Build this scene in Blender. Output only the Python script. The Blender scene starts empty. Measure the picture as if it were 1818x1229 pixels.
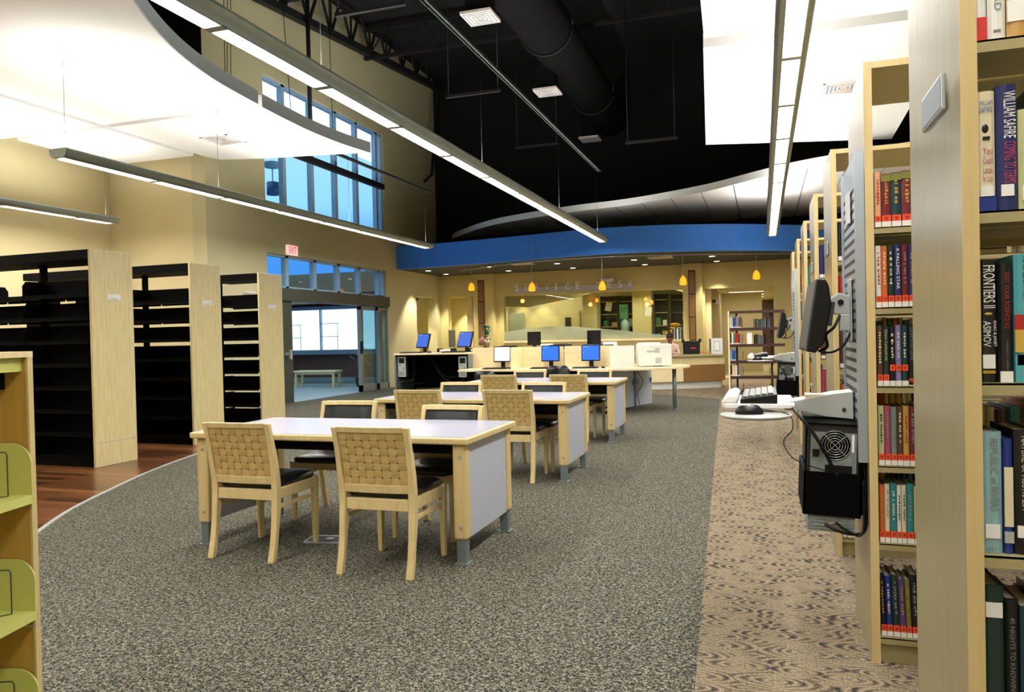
import bpy, math, random
from mathutils import Vector, Matrix
S = bpy.context.scene
COL = S.collection
PI = math.pi
# ------------------------------------------------------------------ camera
cam = bpy.data.objects.new('camera', bpy.data.cameras.new('camera'))
COL.objects.link(cam)
S.camera = cam
YAW, PITCH, ROLL = 0.3184, 0.0132, -0.0226
cam.data.sensor_width = 36.0
cam.data.sensor_fit = 'HORIZONTAL'
cam.data.lens = 36.0 * 1350.4 / 1818.0
cam.data.clip_start = 0.05
cam.data.clip_end = 200
fw = Vector((-math.sin(YAW) * math.cos(PITCH), math.cos(YAW) * math.cos(PITCH), -math.sin(PITCH)))
r0 = Vector((math.cos(YAW), math.sin(YAW), 0))
u0 = r0.cross(fw)
rt = r0 * math.cos(ROLL) + u0 * math.sin(ROLL)
up = -r0 * math.sin(ROLL) + u0 * math.cos(ROLL)
mw = Matrix((rt, up, -fw)).transposed().to_4x4()
mw.translation = Vector((0, 0, 1.3))
cam.matrix_world = mw
# ------------------------------------------------------------------ view
S.view_settings.view_transform = 'Standard'
S.view_settings.look = 'None'
S.view_settings.exposure = 0.42
S.view_settings.gamma = 1.0
S.view_settings.use_curve_mapping = False
# ------------------------------------------------------------------ world: blue dusk sky
W = bpy.data.worlds.new('dusk_sky')
S.world = W
W.use_nodes = True
nt = W.node_tree
nt.nodes.clear()
wo = nt.nodes.new('ShaderNodeOutputWorld')
bg = nt.nodes.new('ShaderNodeBackground')
tc = nt.nodes.new('ShaderNodeTexCoord')
sx = nt.nodes.new('ShaderNodeSeparateXYZ')
rp = nt.nodes.new('ShaderNodeValToRGB')
nt.links.new(tc.outputs['Generated'], sx.inputs[0])
nt.links.new(sx.outputs['Z'], rp.inputs[0])
rp.color_ramp.elements[0].position = 0.0
rp.color_ramp.elements[0].color = (.05, .20, .64, 1)
rp.color_ramp.elements[1].position = 0.30
rp.color_ramp.elements[1].color = (.55, .84, 1.0, 1)
e = rp.color_ramp.elements.new(0.12); e.color = (.08, .34, .82, 1)
e = rp.color_ramp.elements.new(0.17); e.color = (.38, .74, .98, 1)
nt.links.new(rp.outputs[0], bg.inputs[0])
bg.inputs[1].default_value = 1.0
nt.links.new(bg.outputs[0], wo.inputs[0])
S.cycles.max_bounces = 8
S.cycles.diffuse_bounces = 4
S.cycles.glossy_bounces = 3
S.cycles.transmission_bounces = 6
S.cycles.transparent_max_bounces = 12
S.cycles.sample_clamp_indirect = 6
S.cycles.caustics_reflective = False
S.cycles.caustics_refractive = False
UP_W, DN_W = 17.0, 18.0        # watts per metre of the linear fixtures, upwards / downwards
def area_light(name, x, y, z, sx_, sy_, watts, col, down=True):
    L = bpy.data.lights.new(name, 'AREA')
    L.shape = 'RECTANGLE'; L.size = sx_; L.size_y = sy_; L.energy = watts; L.color = col
    o = bpy.data.objects.new(name, L); COL.objects.link(o)
    o.location = (x, y, z)
    if not down: o.rotation_euler = (PI, 0, 0); L.spread = math.radians(155)
    return o
FIXZ = 3.38
FIX = [  # x, y0, y1 of every linear fixture; last one added, unseen, to light the books
    (-3.38, -2.22, 16.98), (-7.30, 6.43, 16.15), (-10.5, 0.0, 10.24), (0.245, -1.48, 17.72), (3.9, 0.0, 15.36)]
for (fx, a, b) in FIX:
    n = b - a
    area_light('fixture_light_up', fx, (a + b) / 2, FIXZ + .135, .14, n - .1, UP_W * n, (1, .98, .93), False)
# ------------------------------------------------------------------ materials
MATS = {}
def newmat(name):
    m = bpy.data.materials.new(name); m.use_nodes = True
    MATS[name] = m
    b = m.node_tree.nodes['Principled BSDF']
    return m, m.node_tree, b
def lin(c):
    return tuple(((x / 255) / 12.92 if x / 255 <= .04045 else ((x / 255 + .055) / 1.055) ** 2.4) for x in c)
def plain(name, rgb, rough=.5, metal=0.0, var=.06, scale=8.0, spec=.5, bump=0.0):
    """plain finish with a faint procedural mottling; rgb in sRGB 0-255"""
    m, t, b = newmat(name)
    c = lin(rgb)
    tx = t.nodes.new('ShaderNodeTexCoord'); nz = t.nodes.new('ShaderNodeTexNoise')
    nz.inputs['Scale'].default_value = scale; nz.inputs['Detail'].default_value = 3
    r = t.nodes.new('ShaderNodeValToRGB')
    r.color_ramp.elements[0].color = tuple(x * (1 - var) for x in c) + (1,)
    r.color_ramp.elements[1].color = tuple(min(1, x * (1 + var)) for x in c) + (1,)
    r.color_ramp.elements[0].position = .35; r.color_ramp.elements[1].position = .65
    t.links.new(tx.outputs['Object'], nz.inputs['Vector'])
    t.links.new(nz.outputs['Fac'], r.inputs[0]); t.links.new(r.outputs[0], b.inputs['Base Color'])
    b.inputs['Roughness'].default_value = rough; b.inputs['Metallic'].default_value = metal
    b.inputs['Specular IOR Level'].default_value = spec
    if bump:
        bp = t.nodes.new('ShaderNodeBump'); bp.inputs['Strength'].default_value = bump; bp.inputs['Distance'].default_value = .01
        t.links.new(nz.outputs['Fac'], bp.inputs['Height']); t.links.new(bp.outputs[0], b.inputs['Normal'])
    return m
def grain(name, c1, c2, stretch=(14, 14, 1.2), rough=.4, scale=3.0):
    """wood with grain drawn out along one axis"""
    m, t, b = newmat(name)
    tx = t.nodes.new('ShaderNodeTexCoord'); mp = t.nodes.new('ShaderNodeMapping'); nz = t.nodes.new('ShaderNodeTexNoise')
    mp.inputs['Scale'].default_value = stretch
    nz.inputs['Scale'].default_value = scale; nz.inputs['Detail'].default_value = 5; nz.inputs['Distortion'].default_value = .3
    r = t.nodes.new('ShaderNodeValToRGB')
    r.color_ramp.elements[0].color = lin(c1) + (1,); r.color_ramp.elements[1].color = lin(c2) + (1,)
    r.color_ramp.elements[0].position = .3; r.color_ramp.elements[1].position = .72
    t.links.new(tx.outputs['Object'], mp.inputs[0]); t.links.new(mp.outputs[0], nz.inputs['Vector'])
    t.links.new(nz.outputs['Fac'], r.inputs[0]); t.links.new(r.outputs[0], b.inputs['Base Color'])
    b.inputs['Roughness'].default_value = rough
    return m
def emis(name, rgb, strength):
    m, t, b = newmat(name)
    b.inputs['Base Color'].default_value = lin(rgb) + (1,)
    b.inputs['Emission Color'].default_value = lin(rgb) + (1,)
    b.inputs['Emission Strength'].default_value = strength
    return m
def glassy(name, tint, fac=.10, rough=0.0, frost=None):
    """thin glazing: mostly clear with a mirror share that grows towards grazing angles"""
    m = bpy.data.materials.new(name); m.use_nodes = True; MATS[name] = m
    t = m.node_tree; t.nodes.clear()
    o = t.nodes.new('ShaderNodeOutputMaterial'); mx = t.nodes.new('ShaderNodeMixShader')
    tr = t.nodes.new('ShaderNodeBsdfTransparent'); gl = t.nodes.new('ShaderNodeBsdfGlossy')
    fr = t.nodes.new('ShaderNodeLayerWeight'); fr.inputs['Blend'].default_value = .5
    pw = t.nodes.new('ShaderNodeMath'); pw.operation = 'POWER'; pw.inputs[1].default_value = 3.5
    ma = t.nodes.new('ShaderNodeMath'); ma.operation = 'MULTIPLY_ADD'; ma.inputs[1].default_value = .5; ma.inputs[2].default_value = fac * .35
    t.links.new(fr.outputs['Facing'], pw.inputs[0]); t.links.new(pw.outputs[0], ma.inputs[0])
    tr.inputs[0].default_value = tuple(tint) + (1,); gl.inputs['Roughness'].default_value = rough
    t.links.new(ma.outputs[0], mx.inputs[0])
    if frost:
        df = t.nodes.new('ShaderNodeBsdfDiffuse'); df.inputs[0].default_value = tuple(frost[0]) + (1,)
        m2 = t.nodes.new('ShaderNodeMixShader'); m2.inputs[0].default_value = frost[1]
        t.links.new(tr.outputs[0], m2.inputs[1]); t.links.new(df.outputs[0], m2.inputs[2])
        t.links.new(m2.outputs[0], mx.inputs[1])
    else:
        t.links.new(tr.outputs[0], mx.inputs[1])
    t.links.new(gl.outputs[0], mx.inputs[2]); t.links.new(mx.outputs[0], o.inputs[0])
    return m
def carpet_grey():
    m, t, b = newmat('grey_carpet')
    tx = t.nodes.new('ShaderNodeTexCoord')
    n1 = t.nodes.new('ShaderNodeTexNoise'); n1.inputs['Scale'].default_value = 84; n1.inputs['Detail'].default_value = 2.5; n1.inputs['Roughness'].default_value = .65
    n1.inputs['Distortion'].default_value = 1.2
    r = t.nodes.new('ShaderNodeValToRGB'); cr = r.color_ramp
    cr.elements[0].position = .40; cr.elements[0].color = (.010, .011, .009, 1)
    cr.elements[1].position = .62; cr.elements[1].color = (.265, .25, .185, 1)
    e = cr.elements.new(.46); e.color = (.034, .036, .028, 1)
    e = cr.elements.new(.53); e.color = (.105, .102, .082, 1)
    n2 = t.nodes.new('ShaderNodeTexNoise'); n2.inputs['Scale'].default_value = 1.1
    mx = t.nodes.new('ShaderNodeMix'); mx.data_type = 'RGBA'; mx.blend_type = 'MULTIPLY'; mx.inputs['Factor'].default_value = .25
    t.links.new(tx.outputs['Object'], n1.inputs['Vector']); t.links.new(tx.outputs['Object'], n2.inputs['Vector'])
    t.links.new(n1.outputs['Fac'], r.inputs[0]); t.links.new(r.outputs[0], mx.inputs['A']); t.links.new(n2.outputs['Color'], mx.inputs['B'])
    t.links.new(r.outputs[0], b.inputs['Base Color'])
    b.inputs['Roughness'].default_value = .95; b.inputs['Specular IOR Level'].default_value = .1
    bp = t.nodes.new('ShaderNodeBump'); bp.inputs['Strength'].default_value = .5; bp.inputs['Distance'].default_value = .006
    t.links.new(n1.outputs['Fac'], bp.inputs['Height']); t.links.new(bp.outputs[0], b.inputs['Normal'])
    return m
def carpet_tan():
    """beige carpet with rows of dark nested crescents, flecked with thread colour"""
    m, t, b = newmat('tan_carpet')
    N = t.nodes.new; Lk = t.links.new
    def mth(op, a_, b_=None, c_=None):
        n = N('ShaderNodeMath'); n.operation = op
        for i, v in enumerate((a_, b_, c_)):
            if v is None: continue
            if isinstance(v, (int, float)): n.inputs[i].default_value = v
            else: Lk(v, n.inputs[i])
        return n.outputs[0]
    tx = N('ShaderNodeTexCoord')
    wn = N('ShaderNodeTexNoise'); wn.inputs['Scale'].default_value = 5; wn.inputs['Detail'].default_value = 2
    Lk(tx.outputs['Object'], wn.inputs['Vector'])
    wv = N('ShaderNodeVectorMath'); wv.operation = 'MULTIPLY_ADD'; wv.inputs[1].default_value = (.09, .05, 0)
    Lk(wn.outputs['Color'], wv.inputs[0]); Lk(tx.outputs['Object'], wv.inputs[2])
    mp = N('ShaderNodeMapping'); mp.inputs['Scale'].default_value = (3.5, 9.0, 1); Lk(wv.outputs[0], mp.inputs[0])
    vo = N('ShaderNodeTexVoronoi'); vo.voronoi_dimensions = '2D'; vo.inputs['Scale'].default_value = 1; vo.inputs['Randomness'].default_value = .85
    Lk(mp.outputs[0], vo.inputs['Vector'])
    df = N('ShaderNodeVectorMath'); df.operation = 'SUBTRACT'; Lk(mp.outputs[0], df.inputs[0]); Lk(vo.outputs['Position'], df.inputs[1])
    sp = N('ShaderNodeSeparateXYZ'); Lk(df.outputs[0], sp.inputs[0])
    dx = mth('ABSOLUTE', sp.outputs['X']); dy = mth('ABSOLUTE', sp.outputs['Y'])
    end = mth('DIVIDE', dx, mth('ADD', mth('ADD', dx, dy), .05))          # 1 towards the pointed ends of each cell
    wav = mth('MULTIPLY_ADD', mth('SINE', mth('MULTIPLY', vo.outputs['Distance'], 38)), .5, .5)
    brk = N('ShaderNodeTexNoise'); brk.inputs['Scale'].default_value = 11; Lk(tx.outputs['Object'], brk.inputs['Vector'])
    amt = mth('MULTIPLY_ADD', mth('POWER', end, 1.6), .50, .16)
    amt2 = mth('MULTIPLY', amt, mth('MULTIPLY_ADD', brk.outputs['Fac'], 1.8, .05))
    dark = mth('MULTIPLY', wav, amt2)
    fn = N('ShaderNodeTexNoise'); fn.inputs['Scale'].default_value = 110; fn.inputs['Detail'].default_value = 2; Lk(tx.outputs['Object'], fn.inputs['Vector'])
    val = mth('SUBTRACT', mth('MULTIPLY_ADD', fn.outputs['Fac'], 1.0, .22), dark)
    r = N('ShaderNodeValToRGB'); cr = r.color_ramp
    cr.elements[0].position = .14; cr.elements[0].color = (.020, .022, .018, 1)
    cr.elements[1].position = .86; cr.elements[1].color = (.33, .265, .175, 1)
    e = cr.elements.new(.42); e.color = (.105, .085, .06, 1)
    e = cr.elements.new(.62); e.color = (.20, .158, .105, 1)
    Lk(val, r.inputs[0]); Lk(r.outputs[0], b.inputs['Base Color'])
    b.inputs['Roughness'].default_value = .95; b.inputs['Specular IOR Level'].default_value = .1
    return m
def plank_floor():
    m, t, b = newmat('plank_floor')
    tx = t.nodes.new('ShaderNodeTexCoord'); br = t.nodes.new('ShaderNodeTexBrick')
    br.inputs['Scale'].default_value = 1.0; br.inputs['Brick Width'].default_value = 1.3; br.inputs['Row Height'].default_value = .11
    br.inputs['Mortar Size'].default_value = .0015
    br.inputs['Color1'].default_value = lin((146, 98, 58)) + (1,); br.inputs['Color2'].default_value = lin((58, 34, 20)) + (1,)
    br.inputs['Mortar'].default_value = (.01, .006, .004, 1)
    mp = t.nodes.new('ShaderNodeMapping'); mp.inputs['Scale'].default_value = (1.5, 22, 1)
    nz = t.nodes.new('ShaderNodeTexNoise'); nz.inputs['Scale'].default_value = 2.5; nz.inputs['Detail'].default_value = 4
    r = t.nodes.new('ShaderNodeValToRGB'); r.color_ramp.elements[0].color = (.35, .32, .28, 1); r.color_ramp.elements[1].color = (1.35, 1.25, 1.1, 1)
    mx = t.nodes.new('ShaderNodeMix'); mx.data_type = 'RGBA'; mx.blend_type = 'MULTIPLY'; mx.inputs['Factor'].default_value = 1
    t.links.new(tx.outputs['Object'], br.inputs['Vector']); t.links.new(tx.outputs['Object'], mp.inputs[0]); t.links.new(mp.outputs[0], nz.inputs['Vector'])
    t.links.new(nz.outputs['Fac'], r.inputs[0]); t.links.new(br.outputs['Color'], mx.inputs['A']); t.links.new(r.outputs[0], mx.inputs['B'])
    t.links.new(mx.outputs['Result'], b.inputs['Base Color'])
    b.inputs['Roughness'].default_value = .28
    return m
def tile_ceiling():
    """white suspended panels with thin joints running with the stacks"""
    m, t, b = newmat('panel_white')
    b.inputs['Base Color'].default_value = (.90, .90, .88, 1); b.inputs['Roughness'].default_value = .9
    return m
carpet_grey(); carpet_tan(); plank_floor(); tile_ceiling()
grain('maple', (202, 186, 134), (222, 208, 160))
grain('maple_dim_lit', (140, 132, 98), (154, 146, 112), rough=.3)  # same maple, dim light on the aisle ends painted in as greyer colour
grain('maple_flat', (226, 206, 160), (240, 224, 184), (1.2, 14, 14))
grain('maple_edge', (196, 174, 120), (208, 188, 136))
grain('maple_chair', (200, 180, 126), (218, 198, 146), (9, 9, 1.5), .38)
grain('ochre_wood', (176, 138, 62), (190, 152, 78))
grain('brown_panel', (122, 86, 42), (136, 98, 52), (1.2, 14, 14))
grain('dark_brown_panel', (92, 64, 50), (112, 78, 60), (3, 3, 3))
plain('wall_paint', (206, 193, 150), .9, var=.02, scale=2)
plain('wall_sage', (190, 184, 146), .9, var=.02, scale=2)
plain('wall_service', (200, 188, 132), .9, var=.02, scale=2)
plain('black_paint', (6, 7, 11), .9, var=.15, scale=1)
plain('dark_grey_paint', (60, 63, 62), .9, var=.04)
plain('fascia_blue', (66, 142, 255), .75, var=.02)
plain('rim_white', (176, 188, 196), .8, var=.02)
plain('rail_dark', (34, 42, 40), .6)
plain('fixture_grey', (146, 158, 150), .35, .2, var=.03)
plain('steel_grey', (120, 126, 126), .35, .7, var=.03)
plain('leg_steel', (128, 140, 144), .35, .5, var=.03)
plain('grey_laminate', (174, 180, 196), .35, var=.02, scale=60)
plain('table_grey', (184, 186, 208), .22, var=.02, scale=90)
plain('black_steel', (2, 2, 3), .7, var=.2, spec=.08)
plain('black_plastic', (8, 9, 11), .4, var=.1, spec=.3)
plain('charcoal', (40, 42, 44), .5, var=.1)
plain('black_vinyl', (5, 6, 12), .3, var=.1, scale=30)
plain('slate_vinyl', (20, 27, 27), .5, var=.1, scale=30, spec=.3)
plain('weave_sheen_light', (196, 170, 110), .55, var=.05, scale=60)  # sheen of the straps painted in as two alternating tones
plain('weave_sheen_dark', (185, 158, 99), .55, var=.05, scale=60)
plain('weave_gap', (70, 50, 26), .8)
plain('white_plastic', (226, 226, 222), .4, var=.02)
plain('grey_plastic', (172, 176, 172), .4, var=.03)
plain('paper', (236, 236, 232), .8, var=.02)
plain('pages', (226, 216, 190), .85, var=.06, scale=120)
plain('shelf_beige', (158, 148, 104), .5, var=.03)
plain('bracket_green', (196, 200, 112), .45, var=.02)
plain('silver', (188, 190, 192), .3, .6, var=.02)
plain('silver_bar', (170, 166, 172), .4)
plain('aluminium', (176, 188, 200), .35, .65, var=.03)
plain('slot_dark', (20, 24, 28), .6)
plain('label_grey', (120, 136, 146), .35, var=.03)
plain('red', (200, 42, 30), .5)
plain('heart_orange', (232, 82, 36), .5)
plain('heart_red', (176, 24, 18), .5)
plain('sticker_teal', (60, 150, 170), .5)
plain('window_frame', (150, 184, 212), .45, .1, var=.03)
plain('door_frame', (64, 70, 62), .5, .3, var=.04)
plain('truss_dark', (9, 9, 11), .7, var=.1)
plain('duct_dark', (13, 13, 14), .9, .0, var=.08, spec=.1)
plain('grille_light', (214, 202, 196), .6)
plain('maroon_steel', (52, 14, 18), .45, var=.1)
plain('concrete', (140, 160, 170), .8, var=.05)
plain('lobby_brown', (74, 66, 62), .6, var=.06)
plain('lobby_fascia', (150, 130, 104), .8, var=.04)
plain('sill_blue', (120, 150, 176), .6)
plain('skin', (150, 98, 74), .55, var=.04)
plain('hair', (30, 22, 18), .6)
plain('shirt_pink', (224, 190, 178), .8)
plain('leaf', (30, 92, 48), .5, var=.3, scale=30)
plain('petal_pink', (214, 150, 150), .6)
plain('petal_white', (232, 228, 190), .6)
plain('terracotta', (150, 132, 92), .7)
plain('yellow_bag', (226, 178, 60), .5, var=.1)
plain('cardboard', (168, 130, 76), .8)
plain('pale_panel', (196, 208, 222), .3, var=.03, scale=3)
plain('blue_clip', (70, 118, 176), .4)
plain('keycap', (98, 100, 98), .5, var=.05)
plain('pcb_steel', (134, 144, 144), .4, .3, var=.15, scale=40)
plain('gold', (190, 160, 60), .4, .5)
plain('cable_grey', (50, 54, 60), .5)
plain('dark_shelving', (44, 46, 34), .7)
plain('green_poster', (60, 120, 84), .6, var=.3, scale=6)
emis('lens', (255, 250, 246), 3.0)
emis('glare_glow', (246, 250, 255), 1.3)
emis('downlight', (255, 246, 224), 6.0)
emis('pendant_amber', (255, 116, 10), 2.2)
emis('pendant_core', (255, 224, 96), 4.0)
emis('exit_white', (255, 212, 204), .5)
emis('exit_red', (206, 10, 34), .45)
emis('screen_blue', (16, 84, 206), .62)
emis('screen_blue_light', (110, 170, 240), .6)
emis('screen_dim_blue', (28, 74, 168), .5)
emis('screen_white', (206, 220, 232), .62)
emis('screen_line', (120, 160, 200), .7)
emis('showcase_light', (222, 238, 240), .95)
emis('red_glow', (240, 50, 50), 1.0)
emis('hall_lamp', (255, 250, 220), 1.6)
glassy('window_glass', (.86, .95, 1.0), .12)
glassy('door_glass', (.72, .86, .90), .10)
glassy('service_glass', (.86, .90, .82), .10)
glassy('frosted_glass', (.7, .75, .65), .08, .3, ((.70, .74, .60), .30))
BOOKC = {'orange': (206, 104, 48), 'red': (170, 40, 38), 'maroon': (104, 34, 42), 'navy blue': (36, 44, 96), 'blue': (48, 98, 160),
         'teal': (40, 128, 136), 'dark green': (30, 54, 46), 'green': (58, 120, 70), 'olive': (116, 116, 52), 'yellow': (202, 168, 74),
         'cream': (222, 212, 178), 'white': (228, 228, 222), 'black': (18, 19, 22), 'grey': (120, 132, 134), 'purple': (92, 66, 120),
         'brown': (88, 58, 44), 'pink': (170, 70, 96), 'tan': (190, 152, 84), 'pale blue': (140, 178, 184), 'lilac': (130, 120, 170),
         'pale green': (186, 190, 140), 'peach': (226, 170, 130), 'turquoise': (78, 160, 170), 'dark teal': (20, 60, 66), 'deep blue': (30, 52, 130)}
for k, c in BOOKC.items(): plain('book_' + k, c, .35, var=.05, scale=14)
# ------------------------------------------------------------------ geometry collector
class G:
    def __init__(s): s.v, s.f, s.m, s.sm, s.cur = [], [], [], [], 0
    def mat(s, i): s.cur = i; return s
    def add(s, vs, fs, smooth=False, M=None):
        o = len(s.v)
        for p in vs:
            p = Vector(p)
            s.v.append(M @ p if M else p)
        for f in fs:
            s.f.append(tuple(i + o for i in f)); s.m.append(s.cur); s.sm.append(smooth)
        return s
    def bx(s, x0, x1, y0, y1, z0, z1, M=None):
        x0, x1 = min(x0, x1), max(x0, x1); y0, y1 = min(y0, y1), max(y0, y1); z0, z1 = min(z0, z1), max(z0, z1)
        v = [(x0, y0, z0), (x1, y0, z0), (x1, y1, z0), (x0, y1, z0), (x0, y0, z1), (x1, y0, z1), (x1, y1, z1), (x0, y1, z1)]
        return s.add(v, [(0, 3, 2, 1), (4, 5, 6, 7), (0, 1, 5, 4), (1, 2, 6, 5), (2, 3, 7, 6), (3, 0, 4, 7)], False, M)
    def prism(s, poly, a, b, axis='z', M=None, smooth=False):
        """closed 2D outline (counter-clockwise) extruded from a to b along axis"""
        n = len(poly)
        def P(u, v, w):
            return {'z': (u, v, w), 'y': (u, w, v), 'x': (w, u, v)}[axis]
        vs = [P(u, v, a) for u, v in poly] + [P(u, v, b) for u, v in poly]
        fl = axis == 'y'
        fs = [tuple(range(n)) if fl else tuple(reversed(range(n))), tuple(reversed(range(n, 2 * n))) if fl else tuple(range(n, 2 * n))]
        s.add(vs, fs, False, M)
        o = len(s.v) - 2 * n
        for i in range(n):
            j = (i + 1) % n
            q = (o + i, o + j, o + n + j, o + n + i)
            s.f.append(tuple(reversed(q)) if fl else q); s.m.append(s.cur); s.sm.append(smooth)
        return s
    def loft(s, rings, closed=True, caps=True, smooth=True):
        n = len(rings[0]); o = len(s.v)
        for r in rings: s.v += [Vector(p) for p in r]
        for k in range(len(rings) - 1):
            for i in range(n if closed else n - 1):
                j = (i + 1) % n
                s.f.append((o + k * n + i, o + k * n + j, o + (k + 1) * n + j, o + (k + 1) * n + i)); s.m.append(s.cur); s.sm.append(smooth)
        if caps and closed:
            s.f.append(tuple(o + i for i in reversed(range(n)))); s.m.append(s.cur); s.sm.append(False)
            e = o + (len(rings) - 1) * n
            s.f.append(tuple(e + i for i in range(n))); s.m.append(s.cur); s.sm.append(False)
        return s
    def tube(s, path, r, n=8, caps=True):
        P = [Vector(p) for p in path]; rings = []
        rr = r if isinstance(r, (list, tuple)) else [r] * len(P)
        prev = None
        for i, p in enumerate(P):
            d = (P[min(i + 1, len(P) - 1)] - P[max(i - 1, 0)])
            if d.length < 1e-9: d = Vector((0, 0, 1))
            d.normalize()
            if prev is None:
                a = Vector((0, 0, 1)) if abs(d.z) < .9 else Vector((1, 0, 0))
                x = d.cross(a).normalized()
            else:
                x = (prev - d * prev.dot(d)).normalized()
            prev = x
            y = d.cross(x)
            rings.append([p + (x * math.cos(2 * PI * k / n) + y * math.sin(2 * PI * k / n)) * rr[i] for k in range(n)])
        return s.loft(rings, True, caps)
    def cyl(s, p0, p1, r0, r1=None, n=16):
        return s.tube([p0, p1], [r0, r0 if r1 is None else r1], n)
    def bar(s, p0, p1, w, d=None):
        """square bar from p0 to p1"""
        d = w if d is None else d
        p0, p1 = Vector(p0), Vector(p1); D = (p1 - p0).normalized()
        a = Vector((0, 0, 1)) if abs(D.z) < .9 else Vector((0, 1, 0))
        x = D.cross(a).normalized() * w / 2; y = D.cross(x).normalized() * d / 2
        return s.loft([[p + x + y, p - x + y, p - x - y, p + x - y] for p in (p0, p1)], True, True, False)
    def lathe(s, prof, c=(0, 0, 0), n=20):
        c = Vector(c)
        return s.loft([[c + Vector((r * math.cos(2 * PI * k / n), r * math.sin(2 * PI * k / n), z)) for k in range(n)] for r, z in prof], True, True)
    def ball(s, c, r, nu=12, nv=8):
        c = Vector(c); r = (r, r, r) if not isinstance(r, (tuple, list)) else r
        rings = []
        for j in range(nv + 1):
            t = PI * j / nv
            q = max(math.sin(t), .02)
            rings.append([c + Vector((r[0] * q * math.cos(2 * PI * k / nu), r[1] * q * math.sin(2 * PI * k / nu), -r[2] * math.cos(t))) for k in range(nu)])
        return s.loft(rings)
    def build(s, name, mats, parent=None, bevel=0.0, loc=None, seg=2):
        me = bpy.data.meshes.new(name)
        me.from_pydata([tuple(v) for v in s.v], [], s.f)
        if isinstance(mats, str): mats = [mats]
        for m in mats: me.materials.append(MATS[m])
        me.polygons.foreach_set('material_index', s.m)
        me.polygons.foreach_set('use_smooth', s.sm)
        me.update()
        o = bpy.data.objects.new(name, me); COL.objects.link(o)
        if parent: o.parent = parent
        if loc is not None: o.location = loc
        if bevel:
            b = o.modifiers.new('bevel', 'BEVEL'); b.width = bevel; b.segments = seg; b.limit_method = 'ANGLE'; b.angle_limit = math.radians(40)
        return o
def tag(o, label, cat, group=None, kind=None):
    o['label'] = label; o['category'] = cat
    if group: o['group'] = group
    if kind: o['kind'] = kind
    return o
def thing(name, label, cat, loc=(0, 0, 0), rz=0, group=None):
    o = bpy.data.objects.new(name, None); COL.objects.link(o)
    o.empty_display_size = .1
    o.location = loc; o.rotation_euler = (0, 0, rz)
    return tag(o, label, cat, group)
def struct(name, g, mats, parent=None, **k):
    o = g.build(name, mats, parent, **k)
    if parent is None: o['kind'] = 'structure'
    return o
def dup(o, label=None, loc=None, rz=None, parent=None, group=None):
    c = o.copy(); COL.objects.link(c); c.parent = parent
    if label: c['label'] = label
    if group: c['group'] = group
    if loc is not None: c.location = loc
    if rz is not None: c.rotation_euler = (0, 0, rz)
    for ch in list(o.children): dup(ch, parent=c)
    return c
def text(s, mat, parent, o, ux, uy, w=None, h=None, name='lettering', extr=.0004, pad=0.0):
    """flat lettering: origin o, reading along ux, letters upright along uy, fitted to w x h (left-aligned, centred on height)"""
    cu = bpy.data.curves.new(name, 'FONT'); cu.body = s; cu.extrude = 0; cu.resolution_u = 2
    tmp = bpy.data.objects.new('tmp', cu)
    me = bpy.data.meshes.new_from_object(tmp)
    bpy.data.objects.remove(tmp)
    xs = [v.co.x for v in me.vertices]; ys = [v.co.y for v in me.vertices]
    x0, x1, y0, y1 = min(xs), max(xs), min(ys), max(ys)
    sy = h / (y1 - y0); sx_ = (w / (x1 - x0)) if w else sy
    ux, uy, o = Vector(ux), Vector(uy), Vector(o)
    nn = ux.cross(uy)
    for v in me.vertices:
        v.co = o + ux * ((v.co.x - x0) * sx_) + uy * ((v.co.y - y0) * sy) + nn * extr
    me.materials.clear(); me.materials.append(MATS[mat])
    ob = bpy.data.objects.new(name, me); COL.objects.link(ob); ob.parent = parent
    return ob
def catmull(P, n=6):
    out = []
    for i in range(len(P) - 1):
        p0 = P[max(i - 1, 0)]; p1 = P[i]; p2 = P[i + 1]; p3 = P[min(i + 2, len(P) - 1)]
        for k in range(n):
            t = k / n
            out.append(tuple(.5 * (2 * b + (c - a) * t + (2 * a - 5 * b + 4 * c - d) * t * t + (3 * b - a - 3 * c + d) * t ** 3)
                             for a, b, c, d in zip(p0, p1, p2, p3)))
    out.append(tuple(P[-1]))
    return out
# =========================================================== the setting
WX = -9.45      # window wall
BY = 21.7       # service wall
woodcurve = catmull([(-2.2, 1.2), (-3.4, 2.3), (-4.2, 3.12), (-4.85, 4.0), (-5.26, 4.65), (-5.61, 5.38), (-5.98, 6.24), (-6.3, 7.22), (-6.62, 8.6), (-6.95, 10.0), (-7.7, 11.0), (-9.45, 11.3)], 5)
farcurve = catmull([(-0.80, 15.17), (-2.2, 16.22), (-3.6, 17.0), (-6.0, 18.0), (-9.45, 19.2)], 5)
g = G(); g.prism([(-11.62, 11.3), (-11.62, -3), (-2.2, -3)] + woodcurve, -.1, 0)
struct('floor', g, 'plank_floor')
g = G(); g.prism([(0.0, -3), (-0.80, 15.17)] + farcurve[1:] + list(reversed(woodcurve)) + [(-2.2, -3)], -.1, 0)
struct('floor', g, 'grey_carpet')
g = G(); g.prism([(0.0, -3), (7, -3), (7, 22), (-9.45, 22)] + list(reversed(farcurve)), -.1, 0)
struct('floor', g, 'tan_carpet')
g = G(); g.bx(-16, -9.46, 11, 21, -.12, -.004); struct('floor', g, 'concrete')
g = G(); g.bx(-11, 2, 22, 34, -.1, -.003); struct('floor', g, 'wall_paint')
g = G()
for a, b in zip(woodcurve[:-1], woodcurve[1:]): g.bar((a[0], a[1], .002), (b[0], b[1], .002), .03, .008)
struct('trim_1', g, 'grey_plastic')
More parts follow.
